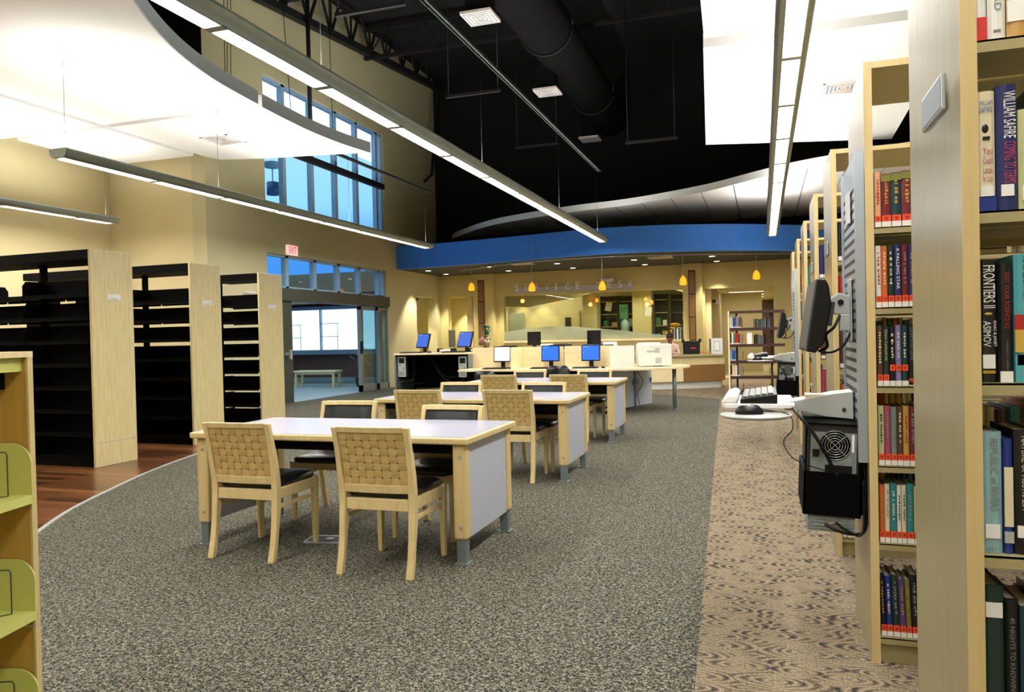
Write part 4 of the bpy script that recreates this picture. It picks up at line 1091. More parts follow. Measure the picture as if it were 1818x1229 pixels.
def tower(label, loc):
    t = thing('computer_tower', label, 'computer', loc, 0, 'computer towers under the counter')
    G().bx(-.075, .075, .02, .42, 0, .37).build('case', 'charcoal', t, .004)
    f = G().bx(-.078, .078, 0, .022, -.002, .372).build('front_panel', 'grey_plastic', t, .004)
    G().bx(-.055, .055, -.003, .0, .25, .345).build('drive_bay', 'black_plastic', f)
    g = G()
    for z in (.03, .055, .08): g.bx(-.06, .06, -.002, .0, z, z + .006)
    g.bx(.035, .045, -.003, 0, .12, .18).bx(-.05, -.005, -.002, 0, .215, .222); g.build('slot', 'black_plastic', f)
    G().bx(-.09, .09, .1, .3, -.03, -.002).bx(-.09, -.078, .1, .3, -.03, .38).bx(.078, .09, .1, .3, -.03, .38).build('sling', 'black_steel', t); return t
tower('grey fronted computer tower hung under the left end of the standing counter', (-6.34, 12.70, .59))
tower('grey fronted computer tower hung under the right end of the standing counter', (-5.13, 12.70, .58))
monitor('monitor with blue screen at the left end of the standing counter', (-6.07, 13.1, 1.022), -.42, 'screen_dim_blue', .33, .28, .3, .08)
monitor('monitor with blue screen at the right end of the standing counter', (-5.22, 13.1, 1.022), -.42, 'screen_dim_blue', .35, .30, .3, .08)
keyboard('black keyboard at the left end of the standing counter', (-6.18, 12.78, 1.022), .05)
keyboard('black keyboard at the right end of the standing counter', (-5.33, 12.80, 1.022), .05)
mouse('black mouse on the standing counter between the two keyboards', (-5.81, 12.80, 1.022), .3)
# low stations
ws = thing('computer_desk', 'long maple desk with three computer stations and a privacy partition', 'desk', (-3.62, 12.1, 0))
G().bx(-1.36, 1.20, 0, .72, .702, .736).build('desktop', 'maple_flat', ws, .004)
for a, b in ((-1.36, -.43), (-.41, .33), (.35, 1.20)): G().bx(a, b, .72, .75, .702, 1.10).build('partition', 'maple_flat', ws, .003)
for x in (-.425,): G().bx(x - .012, x + .012, .1, .75, .736, 1.10).build('divider', 'maple_flat', ws, .003)
G().bx(-1.2, 1.2, .66, .70, .05, .70).build('modesty_panel', 'black_steel', ws)
for x in (-1.18, -.42, .34, 1.16): G().bx(x - .02, x + .02, .06, .66, 0, .70).build('leg', 'black_steel', ws)
for k, (x, zt) in enumerate(((-3.18, .80), (-4.45, .72))):
    t = thing('task_chair', 'black office chair tucked under the low stations, ' + ['beside the middle keyboard', 'below the leftmost keyboard'][k], 'chair', (x, 11.98, 0), 0, 'black task chairs')
    rg = [[Vector((a_ * w_ , y_, z_)) for a_, y_ in ((-1, .03), (-.7, -.01), (0, -.03), (.7, -.01), (1, .03), (.7, .03), (0, .01), (-.7, .03))] for z_, w_ in ((zt - .34, .17), (zt - .2, .21), (zt - .06, .20), (zt, .13))]
    G().loft(rg).build('backrest', 'black_vinyl', t)
    G().bx(-.23, .23, .03, .46, .42, .48).build('seat', 'black_vinyl', t, .02)
    G().bar((0, .02, zt - .3), (0, .06, .43), .05, .02).build('back_bar', 'black_plastic', t)
    G().cyl((0, .22, .06), (0, .22, .42), .03).build('column', 'black_plastic', t)
    for q in range(5):
        a_ = 2 * PI * q / 5; G().bar((0, .22, .07), (.27 * math.cos(a_), .22 + .27 * math.sin(a_), .05), .04, .03).ball((.27 * math.cos(a_), .22 + .27 * math.sin(a_), .026), .026, 8, 6).build('leg', 'black_plastic', t)
# rounded peninsula with the printer
pn = thing('printer_table', 'rounded maple peninsula table with one round steel leg holding the printer', 'table', (0, 0, 0))
pp = [(-2.42, 12.1), (-2.05, 12.1)] + catmull([(-2.05, 12.1), (-1.72, 12.22), (-1.44, 12.46), (-1.24, 12.85), (-1.18, 13.25), (-1.35, 13.6), (-1.75, 13.75)], 4)[1:] + [(-2.42, 13.75)]
G().prism(pp, .702, .736).build('tabletop', 'maple_flat', pn, .004)
G().cyl((-1.417, 12.95, .01), (-1.417, 12.95, .702), .033, n=20).cyl((-1.417, 12.95, 0), (-1.417, 12.95, .02), .04, n=20).build('leg', 'leg_steel', pn)
# panel below, seen at an angle
a = Vector((-2.42, 12.40, 0)); b = Vector((-1.92, 13.85, 0)); d = (b - a).normalized(); nrm = Vector((d.y, -d.x, 0))
Mp = Matrix(((d.x, nrm.x, 0, a.x), (d.y, nrm.y, 0, a.y), (0, 0, 1, 0), (0, 0, 0, 1)))
bp_ = G().bx(0, (b - a).length, -.02, 0, .03, .70, Mp).build('side_panel', 'pale_panel', pn)
G().bx(.86, .89, 0, .02, .03, .70, Mp).bx(.82, .95, 0, .025, .40, .50, Mp).bx(.0, .04, 0, .02, .03, .70, Mp).bx(1.46, 1.50, 0, .02, .42, .50, Mp).build('cable_clip', 'blue_clip', bp_)
G().tube([Mp @ Vector(q) for q in catmull([(.92, .02, .70), (.98, .03, .6), (1.12, .03, .48), (1.1, .03, .38), (.95, .03, .28), (.98, .02, .14), (1.03, .02, .04)], 5)], .006, 6).tube([Mp @ Vector(q) for q in catmull([(1.1, .02, .7), (1.0, .02, .66), (.9, .02, .55), (1.02, .02, .45), (.92, .02, .36), (.9, .02, .2), (.86, .02, .05)], 5)], .004, 6).build('cable', 'cable_grey', bp_)
# curved shield at the end of the partition
g = G(); pts = [( -2.42 + .37 * math.sin(t_), 12.86 - .42 * (1 - math.cos(t_)) ) for t_ in [PI / 2 * k / 8 for k in range(9)]]
pts = [(-2.42 + .36 * k / 8, 12.50 + .30 * (1 - (1 - k / 8) ** 2)) for k in range(9)]
g.prism(pts + [(x, y + .015) for x, y in reversed(pts)], .737, 1.095)
tag(g.build('curved_screen', 'white_plastic'), 'curved white divider screen standing on the desk left of the big printer', 'screen')
pr = thing('laser_printer', 'large white office printer on the rounded end of the computer desk', 'printer', (-1.75, 12.93, .736), .26)
G().bx(-.27, .27, -.22, .26, .01, .375).build('body', 'white_plastic', pr, .015)
G().bx(-.25, .10, -.16, .22, .375, .40).build('top_cover', 'white_plastic', pr, .01)
G().bx(-.0, .07, -.224, -.22, .23, .31).bx(-.14, .0, -.222, -.22, .24, .27).bx(.0, .10, -.223, -.22, .05, .15).build('front_detail', 'grey_plastic', pr)
G().bx(-.04, .12, -.226, -.21, -.0, .014).build('handle', 'charcoal', pr); G().bx(.27, .273, -.15, .2, .13, .136).build('side_seam', 'grey_plastic', pr)
monitor('monitor with white document screen at the leftmost low station', (-4.34, 12.62, .736), 0, 'screen_white', .31, .275, .08, .11)
monitor('monitor with blue screen at the middle low station', (-3.465, 12.62, .736), 0, 'screen_blue', .32, .275, .08, .11)
monitor('monitor with blue screen at the rightmost low station', (-2.76, 12.62, .736), 0, 'screen_blue', .32, .275, .08, .11)
keyboard('black keyboard at the leftmost low station', (-4.38, 12.33, .736), 0)
keyboard('black keyboard at the middle low station', (-3.52, 12.33, .736), 0)
keyboard('black keyboard at the rightmost low station', (-2.80, 12.33, .736), 0)
mouse('black mouse at the leftmost low station', (-4.10, 12.33, .736), 0); mouse('black mouse at the rightmost low station', (-2.50, 12.35, .736), .2)
# counter on the far side of the partition
bc = thing('back_counter', 'standing-height counter behind the partition carrying monitors and trays', 'counter', (-4.1, 12.86, 0))
G().bx(-.71, 1.66, 0, 1.0, 1.02, 1.05).build('countertop', 'maple_flat', bc, .004)
for x in (-.69, .5, 1.64): G().bx(x - .015, x + .015, .05, .95, 0, 1.02).build('leg', 'leg_steel', bc)
monitor('black monitor seen from behind on the back counter, left one', (-4.03, 13.55, 1.05), PI + .35, 'screen_blue', .25, .25, .1, .07)
monitor('black monitor seen from behind on the back counter, right one', (-2.90, 13.55, 1.05), PI + .35, 'screen_blue', .25, .25, .1, .07)
for k, (x, y, wd) in enumerate(((-4.35, 13.0, .13), (-3.42, 13.0, .14), (-2.80, 13.0, .16))):
    t = thing('letter_tray', 'flat black tray with papers on the back counter, ' + ['left of the middle station monitor', 'right of the middle station monitor', 'left of the white curved screen'][k], 'tray', (x, y, 1.05), 0, 'black trays')
    G().bx(-wd, wd, -.12, .12, 0, .01).bx(-wd, -wd + .02, -.12, .12, 0, .075).bx(wd - .02, wd, -.12, .12, 0, .075).bx(-wd, wd, .10, .12, .0, .075).bx(-wd, wd, -.12, -.10, .05, .075).build('tray_body', 'black_plastic', t)
    G().bx(-wd + .03, wd - .03, -.1, .1, .012, .045).build('paper_stack', 'paper', t)
for k, (x, y) in enumerate(((-5.72, 13.38), (-5.10, 13.42))):
    t = thing('letter_tray', 'flat black tray with papers on the standing counter, ' + ['behind the right monitor', 'under the flower arrangement'][k], 'tray', (x, y, 1.022), 0, 'black trays')
    G().bx(-.16, .16, -.1, .1, 0, .01).bx(-.16, -.12, -.1, .1, 0, .07).bx(.12, .16, -.1, .1, 0, .07).build('tray_body', 'black_plastic', t)
    G().bx(-.11, .11, -.1, .1, .012, .05).build('paper_stack', 'paper', t)
for k, (x, y, w, h, m, lab) in enumerate(((-3.80, 13.6, .10, .09, 'white_plastic', 'small white device beside the left back-facing monitor'), (-3.52, 13.7, .15, .085, 'charcoal', 'low dark grey device between the back-facing monitors'), (-2.62, 13.6, .12, .10, 'white_plastic', 'small white device beside the right back-facing monitor'))):
    t = thing('desk_device', lab, 'device', (x, y, 1.05)); G().bx(-w, w, -.1, .1, 0, h).build('body', m, t, .015); G().bx(-w * .7, w * .7, -.102, -.1, h * .3, h * .6).build('paper_slot', 'charcoal' if m != 'charcoal' else 'black_plastic', t)
# flower arrangement
fl = thing('flower_arrangement', 'arrangement of pink and cream flowers with a green palm in a pot', 'flowers', (-4.93, 13.42, 1.092))
G().lathe([(.05, 0), (.07, .09), (.075, .10), (.06, .10)], n=18).build('pot', 'terracotta', fl)
random.seed(8); g = G()
for k in range(110):
    a = random.uniform(0, 2 * PI); up_ = random.random(); rr = random.uniform(.02, .10) if up_ > .45 else random.uniform(.05, .19)
    c = Vector((math.cos(a) * rr, math.sin(a) * rr * .7, .11 + (up_ * .30 if rr < .1 else random.uniform(-.02, .08))))
    d1 = Vector((math.cos(a), math.sin(a), 1.2 if rr < .1 else .1)).normalized() * .045; s1 = Vector((-math.sin(a), math.cos(a), 0)) * .014
    g.add([c - d1, c + s1, c + d1, c - s1], [(0, 1, 2, 3)])
g.build('foliage', 'leaf', fl)
for m, n_ in (('petal_pink', 7), ('petal_white', 6)):
    for k in range(n_):
        a = random.uniform(0, 2 * PI); rr = random.uniform(.06, .15); c = Vector((math.cos(a) * rr, -abs(math.sin(a)) * rr * .8, .12 + random.uniform(-.01, .07)))
        g = G(); g.ball(c, .008, 8, 5)
        for q in range(5):
            b_ = 2 * PI * q / 5; g.ball(c + Vector((.014 * math.cos(b_), -.004, .014 * math.sin(b_))), (.010, .004, .010), 6, 5)
        g.build('blossom', m, fl)
# =========================================================== bookcases along the right-hand aisle
SX, SY0, SP, SW, SH = .384, 3.215 - 1.484, 1.484, .552, 2.32
LV = [.10, .465, .765, 1.072, 1.376, 1.685, 2.02]           # shelf levels of the second case
WORDS = ['nearest', 'second', 'third', 'fourth', 'fifth', 'sixth', 'seventh']
def end_sign(par, y, z, w=.21, h=.078, slot=True):
    s = G().bx(SX - .012, SX - .004, y - w / 2, y + w / 2, z - h / 2, z + h / 2).build('sign_holder', 'silver', par, .002)
    G().bx(SX - .0135, SX - .0115, y - w / 2 + .006, y + w / 2 - .006, z - h / 2 + .006, z + h / 2 - .006).build('sign_card', 'label_grey', s)
def book(name, x0, x1, yf, z, h, d, col, label, group, page=True, round_=.004, lean=0.0):
    """spine faces -y; one mesh for the cover, one for the page block"""
    w = x1 - x0; o = G()
    t_ = min(.003, w * .15)
    o.prism([(0, .006), (w * .2, round_ * .3), (w * .5, 0), (w * .8, round_ * .3), (w, .006), (w, d), (w - t_, d), (w - t_, .012), (t_, .012), (t_, d), (0, d)], 0, h)
    ob = o.build(name, 'book_' + col)
    ob.location = (x0, yf, z); ob.rotation_euler = (0, lean, 0)
    tag(ob, label, 'book', group)
    if page: G().bx(t_, w - t_, .012, d - .004, .004, h - .005).build('pages', 'pages', ob)
    return ob
def sticker(ob, w, z0, z1, m, nm, wf=.86):
    a = w * (1 - wf) / 2
    return G().bx(a, w - a, -.0016, .002, z0, z1).build(nm, m, ob)
def scribble(ob, w, z0, z1, m, seed):
    random.seed(seed); g = G(); z = z0
    a, b = w * .3, w * .7
    while z < z1:
        l = random.uniform(.004, .011)
        g.bx(a + random.uniform(0, w * .12), b - random.uniform(0, w * .12), -.0012, .0005, z, z + l); z += l + .004
        if random.random() < .2: z += .008
    return g.build('title_marks', m, ob)
def title(ob, s, w, zt, zb, m, x0=.2, x1=.8, nm='title'):
    """reads from top to bottom; letters' tops towards +x"""
    return text(s, m, ob, (w * x0, -.0012, zt), (0, 0, -1), (1, 0, 0), zt - zb, w * (x1 - x0), nm, .0003)
def case(i, x1, levels, bays=1, sign=None, kind='maple double-faced bookcase', lab=None, back_panel=False):
    y = SY0 + SP * i
    t = thing('bookcase', lab or ('%s maple-ended bookcase along the right aisle' % WORDS[i]), 'bookcase', (0, 0, 0), 0, 'maple-ended bookcases along the right aisle')
    ep = G().bx(SX, SX + .028, y, y + SW, 0, SH).build('end_panel', 'maple_dim_lit', t, .003)
    G().bx(SX - .001, SX + .029, y - .002, y + .002, 0, SH).build('edge_band', 'maple_edge', ep)
    if sign: end_sign(ep, y + sign[0], sign[1])
    G().bx(SX + .028, x1, y + .004, y + SW - .004, SH - .025, SH).build('top', 'maple_edge', t)
    G().bx(SX + .028, x1, y + .02, y + .035, .0, .085).bx(SX + .028, x1, y + SW - .035, y + SW - .02, 0, .085).build('kick_base', 'shelf_beige', t)
    G().bx(x1, x1 + .028, y, y + SW, 0, SH).build('end_panel', 'maple_dim_lit', t, .003)
    n = max(1, round((x1 - SX) / .92))
    for k in range(1, n + 1):
        xx = SX + .028 + (x1 - SX - .028) * k / n
        G().bx(xx - .018, xx, y + .24, y + .31, 0, SH - .025).build('upright', 'shelf_beige', t)
    for z in levels:
        for (a, b, s) in ((y + .006, y + .262, -1), (y + .29, y + SW - .006, 1)):
            g = G(); g.bx(SX + .029, x1, a, b, z - .004, z)
            yy = a if s < 0 else b - .004
            g.bx(SX + .029, x1, yy, yy + .004, z - .024, z)
            g.build('shelf', 'shelf_beige', t)
    return t, y
# ---- nearest case (cropped by the frame)
S1LV = [.10, .475, .838, 1.184, 1.527, 1.866]
t, y1 = case(0, 1.9, S1LV, sign=(.215, 1.803), lab='nearest bookcase at the right edge with a blank sign on its maple end')
BK1 = [  # level, list of (width, height, colour, spec)
 (5, [(.020, .25, 'white', 'white book with red base on the top shelf of the nearest case', 'twain'), (.031, .25, 'white', 'white book lettered SALLY WARD on the top shelf of the nearest case', 'sally'), (.038, .26, 'tan', 'ochre book with a white band label on the top shelf of the nearest case', 'band'), (.036, .27, 'peach', 'pale peach book on the top shelf of the nearest case', 'peach'), (.03, .25, 'turquoise', 'turquoise book at the frame edge on the top shelf of the nearest case', None)]),
 (4, [(.032, .243, 'cream', 'cream biography with a small portrait sketch and blue base on its spine', 'safire1'), (.036, .252, 'navy blue', 'navy book lettered WILLIAM SAFIRE COMING TO TERMS', 'safire2'), (.036, .20, 'pale green', 'pale green book beside the navy book with tall white lettering', None), (.04, .26, 'dark teal', 'dark teal book at the frame edge beside the pale green book', None)]),
 (3, [(.031, .247, 'black', 'black book lettered FRONTIERS II in bold white', 'frontiers'), (.026, .240, 'black', 'black book lettered TEST YOUR SCIENCE in red', 'science'), (.034, .256, 'turquoise', 'turquoise, red and yellow book lettered RAINBOWS', 'rainbow'), (.04, .25, 'blue', 'blue book at the frame edge beside the turquoise, red and yellow one', None)]),
 (2, [(.036, .246, 'pale blue', 'pale blue book lettered REPUBLIC of RIVERS', 'rivers'), (.017, .232, 'deep blue', 'slim deep blue book with a cream title panel', 'journal'), (.040, .250, 'black', 'thick black book lettered NATURE OF AUSTRALIA', 'australia'), (.04, .25, 'green', 'green book at the frame edge beside the thick black one', None)]),
 (1, [(.036, .295, 'dark green', 'tall dark green volume with a white label near its top', 'green'), (.024, .270, 'black', 'narrow black book lettered 40 NIGHTS TO KNOWING THE SKY', 'nights'), (.036, .256, 'dark teal', 'teal book lettered TIME FOR THE STARS on the lowest visible shelf', 'stars'), (.04, .27, 'brown', 'brown book at the frame edge on the lowest visible shelf', None)])]
for lv, bks in BK1:
    x = SX + .034; z = S1LV[lv] + .0005
    for (w, h, c, lab, sp) in bks:
        o = book('book', x, x + w, y1 + .028, z, h, .17, c, lab, 'books in the nearest case')
        if sp == 'twain': sticker(o, w, 0, .052, 'red', 'base_band', .98); sticker(o, w, .118, .122, 'red', 'base_band', .98); title(o, 'TWAIN', w, .21, .15, 'book_black', .3, .7)
        elif sp == 'sally': title(o, 'SALLY WARD', w, .20, .062, 'book_grey', .35, .75); sticker(o, w, .02, .024, 'book_grey', 'label_line', .4)
        elif sp == 'band': l = sticker(o, w, .036, .078, 'paper', 'spine_label', 1.0)
        elif sp == 'peach': sticker(o, w, .008, .05, 'paper', 'spine_label', .95); scribble(o, w, .1, .2, 'book_tan', 3)
        elif sp == 'safire1':
            sticker(o, w, .0, .032, 'book_deep blue', 'base_band', 1.0); sticker(o, w, .030, .052, 'paper', 'spine_label', .7)
            text('WILLIAM', 'book_blue', o, (w * .12, -.0014, .214), (1, 0, 0), (0, 0, 1), w * .74, .010, 'title', .0002); text('SAFIRE', 'book_blue', o, (w * .12, -.0014, .200), (1, 0, 0), (0, 0, 1), w * .74, .011, 'title', .0002)
            for q, s_ in enumerate(('You', 'Could', 'Look', 'It Up')): text(s_, 'book_pink', o, (w * .3, -.0014, .116 - q * .019), (1, 0, 0), (0, 0, 1), w * .52, .014, 'title', .0002)
            g = G(); g.ball((w * .45, .0, .168), (.006, .0016, .009), 10, 6).bx(w * .3, w * .7, -.0014, 0, .145, .152); g.build('portrait_sketch', 'book_black', o)
        elif sp == 'safire2':
            title(o, 'WILLIAM SAFIRE', w, .238, .145, 'paper', .34, .92); title(o, 'COMING TO TERMS', w, .138, .055, 'book_pink', .34, .92); sticker(o, w, .03, .053, 'paper', 'spine_label', .62)
        elif sp == 'frontiers':
            title(o, 'FRONTIERS II', w, .236, .150, 'paper', .22, .88); title(o, 'ASIMOV', w, .124, .072, 'paper', .18, .62); title(o, 'ISAAC & JANET', w, .124, .072, 'paper', .72, .94)
            G().ball((w * .5, .0, .138), (.008, .0014, .003), 10, 5).build('emblem', 'gold', o); sticker(o, w, .028, .056, 'paper', 'spine_label', .7); sticker(o, w, .018, .024, 'gold', 'base_band', .7)
        elif sp == 'science': title(o, 'TEST YOUR SCIENCE IQ', w, .222, .108, 'book_red', .38, .72); title(o, 'CHARLES J. CAZEAU', w, .085, .024, 'book_grey', .45, .62); sticker(o, w, .0, .022, 'paper', 'spine_label', .85)
        elif sp == 'rainbow':
            sticker(o, w, .0, .055, 'book_turquoise', 'base_band', 1.0); sticker(o, w, .06, .105, 'book_yellow', 'base_band', 1.0); sticker(o, w, .105, .135, 'book_red', 'base_band', 1.0)
            title(o, 'RAINBOWS,', w, .25, .168, 'book_black', .38, .72); title(o, 'Curve Balls', w, .160, .072, 'book_cream', .45, .9); sticker(o, w, .034, .055, 'paper', 'spine_label', .8)
        elif sp == 'rivers': title(o, 'REPUBLIC of RIVERS', w, .232, .085, 'book_grey', .4, .78); sticker(o, w, .030, .058, 'paper', 'spine_label', .72); title(o, 'Oxford', w, .012, .004, 'book_grey', .2, .7)
        elif sp == 'journal': sticker(o, w, .055, .175, 'book_cream', 'title_panel', .9); title(o, 'Denali Journal', w, .165, .065, 'book_red', .3, .75); sticker(o, w, .022, .045, 'grey_plastic', 'spine_label', .95)
        elif sp == 'australia': title(o, 'NATURE OF AUSTRALIA', w, .238, .09, 'book_cream', .3, .6); sticker(o, w, .034, .058, 'paper', 'spine_label', .8); sticker(o, w, .012, .022, 'grey_plastic', 'emblem', .25)
        elif sp == 'green': sticker(o, w, .232, .262, 'paper', 'spine_label', .82)
        elif sp == 'nights': title(o, '40 NIGHTS TO KNOWING THE SKY', w, .235, .02, 'book_grey', .3, .66)
        elif sp == 'stars': title(o, 'TIME FOR THE STARS', w, .20, .03, 'book_black', .3, .7)
        else: sticker(o, w, .02, .05, 'paper', 'spine_label', .7)
        x += w + .0022
# books on the far face of the nearest case, their tops showing above
random.seed(21); x = SX + .034
cols = ['orange', 'dark teal', 'tan', 'blue', 'cream', 'cream', 'brown', 'teal', 'orange', 'red']
for lv in (3, 2):
    x = SX + .034
    for k in range(8):
        w = random.uniform(.018, .03); h = .27 + random.uniform(-.01, .012)
        book('book', x, x + w, y1 + .33, S1LV[lv], h, .17, cols[(k + lv) % 10], 'book standing on the far face of the nearest case, behind the front row', 'far-face books of the nearest case')
        x += w + .001
# ---- second case
t, y2 = case(1, 1.9, LV[:6], sign=None, lab='second bookcase with the grooved metal panel and computer on its end')
BK2 = [
 (5, [('peach', .022, .215), ('maroon', .034, .205), ('dark teal', .034, .208), ('maroon', .038, .212), ('brown', .03, .2)], .06),
 (4, [('white', .019, .24), ('orange', .021, .238), ('dark green', .021, .24), ('navy blue', .024, .243), ('maroon', .023, .24), ('navy blue', .021, .239), ('olive', .020, .238)], .0),
 (3, [('brown', .020, .236), ('dark green', .021, .235), ('black', .020, .232), ('lilac', .020, .236), ('dark teal', .022, .235), ('black', .022, .24), ('navy blue', .02, .236)], .09),
 (2, [('pale green', .021, .232), ('pink', .021, .232), ('grey', .021, .228), ('brown', .019, .23), ('tan', .021, .232), ('maroon', .022, .230), ('pale green', .02, .242)], .0),
 (1, [('orange', .017, .225), ('cream', .018, .228), ('teal', .023, .232), ('white', .015, .225), ('cream', .016, .226), ('teal', .024, .232), ('pale green', .018, .224), ('white', .02, .22)], .0),
 (0, [('black', .019, .245), ('deep blue', .021, .235), ('dark green', .024, .24), ('purple', .021, .226), ('olive', .018, .224), ('black', .026, .245), ('brown', .02, .23)], .0)]
ordn = ['first', 'second', 'third', 'fourth', 'fifth', 'sixth', 'seventh', 'eighth']
shn = {5: 'top', 4: 'second', 3: 'third', 2: 'fourth', 1: 'fifth', 0: 'lowest'}
TT = {(4, 3): ('A FALLING STAR', 'paper'), (3, 5): ('LIGHTS OF LOVE', 'book_grey'), (3, 1): ('Silent Cathedrals', 'book_pale green'), (1, 6): ('The Heart', 'book_black'), (1, 1): ('A Lady', 'book_red')}
for lv, bks, raise_ in BK2:
    x = SX + .036
    for k, (c, w, h) in enumerate(bks):
        lab = '%s book, %s from the left on the %s book row of the second case' % (c, ordn[k], shn[lv])
        o = book('book', x, x + w, y2 + .022, LV[lv] + .0005, h, .15, c, lab, 'books in the second case', lean=(-.03 if lv == 0 else 0))
        lz = 0
        sticker(o, w, .002, .022, 'paper', 'spine_label', .95)
        if lv in (4, 0, 2) or k < 2: hz = .022
        elif lv == 3: hz = .06 if k < 5 else .006
        else: hz = .022
        hs = sticker(o, w, hz, hz + .024, 'heart_orange', 'heart_sticker', .9)
        a = w * .5; G().add([(a, -.0022, hz + .004), (a + w * .22, -.0022, hz + .014), (a + w * .12, -.0022, hz + .019), (a, -.0022, hz + .0155), (a - w * .12, -.0022, hz + .019), (a - w * .22, -.0022, hz + .014)], [(0, 1, 2, 3, 4, 5)]).build('heart_mark', 'heart_red', hs)
        if (lv, k) in TT: title(o, TT[(lv, k)][0], w, h - .015, .07 if lv == 4 else .1, TT[(lv, k)][1], .3, .75)
        else: scribble(o, w, max(hz + .05, .09), h - .03, random.choice(['book_cream', 'gold', 'book_grey']) if c not in ('white', 'cream', 'pale green', 'tan', 'peach') else random.choice(['book_black', 'book_red', 'book_dark teal']), lv * 10 + k)
        if lv == 5: sticker(o, w, h - .03, h - .004, 'book_olive', 'head_band', 1.0) if k else None
        x += w + .0012
# far-face rows of the second case
random.seed(4)
for lv in (4, 3, 2, 1):
    x = SX + .036; k = 0
    while x < .66:
        w = random.uniform(.017, .026); h = .265 + random.uniform(-.012, .012)
        c = random.choice(['maroon', 'tan', 'cream', 'dark teal', 'green', 'orange', 'black', 'blue', 'brown', 'yellow'])
        book('book', x, x + w, y2 + .36, LV[lv], h, .15, c, 'book on the far face of the second case, showing above the front row', 'far-face books of the second case', round_=.002)
        x += w + .001; k += 1
# ---- third to seventh cases
for i in range(2, 7):
    lab = {2: 'third bookcase along the right aisle with a white sign holder on its end', 3: 'fourth bookcase along the right aisle, with a small sign holder on its end', 4: 'fifth bookcase along the right aisle', 5: 'sixth bookcase with the distant second computer mounted on its end', 6: 'farthest bookcase along the right aisle'}[i]
    tt_, yy = case(i, 3.0 if i > 2 else 1.9, LV[:6], sign=((.3, 1.78) if i in (2, 3) else None), lab=lab)
    random.seed(100 + i)
    nb = 6 if i == 2 else 4
    for lv in range(0, 6):
        x = SX + .034
        base = [['olive', 'blue', 'orange', 'brown', 'red', 'black'], ['red', 'white', 'pink', 'brown', 'tan', 'navy blue'], ['cream', 'orange', 'tan', 'red', 'white', 'teal'], ['white', 'red', 'dark green', 'cream', 'blue', 'maroon'], ['red', 'blue', 'white', 'cream', 'brown', 'teal']][i - 2]
        for k in range(nb):
            w = random.uniform(.022, .036); h = random.uniform(.20, .25); c = base[lv] if k < 2 else random.choice(list(BOOKC))
            o = book('book', x, x + w, yy + .024, LV[lv], h, .15, c, '%s case from the camera, book on its %s shelf' % (WORDS[i], ['lowest', 'second lowest', 'third lowest', 'fourth lowest', 'fifth lowest', 'top'][lv]), 'books on the %s shelf of the %s case' % (['lowest', 'second lowest', 'third lowest', 'fourth lowest', 'fifth lowest', 'top'][lv], WORDS[i]), round_=.002)
            sticker(o, w, .003, .028, 'paper', 'spine_label', .9)
            x += w + .001
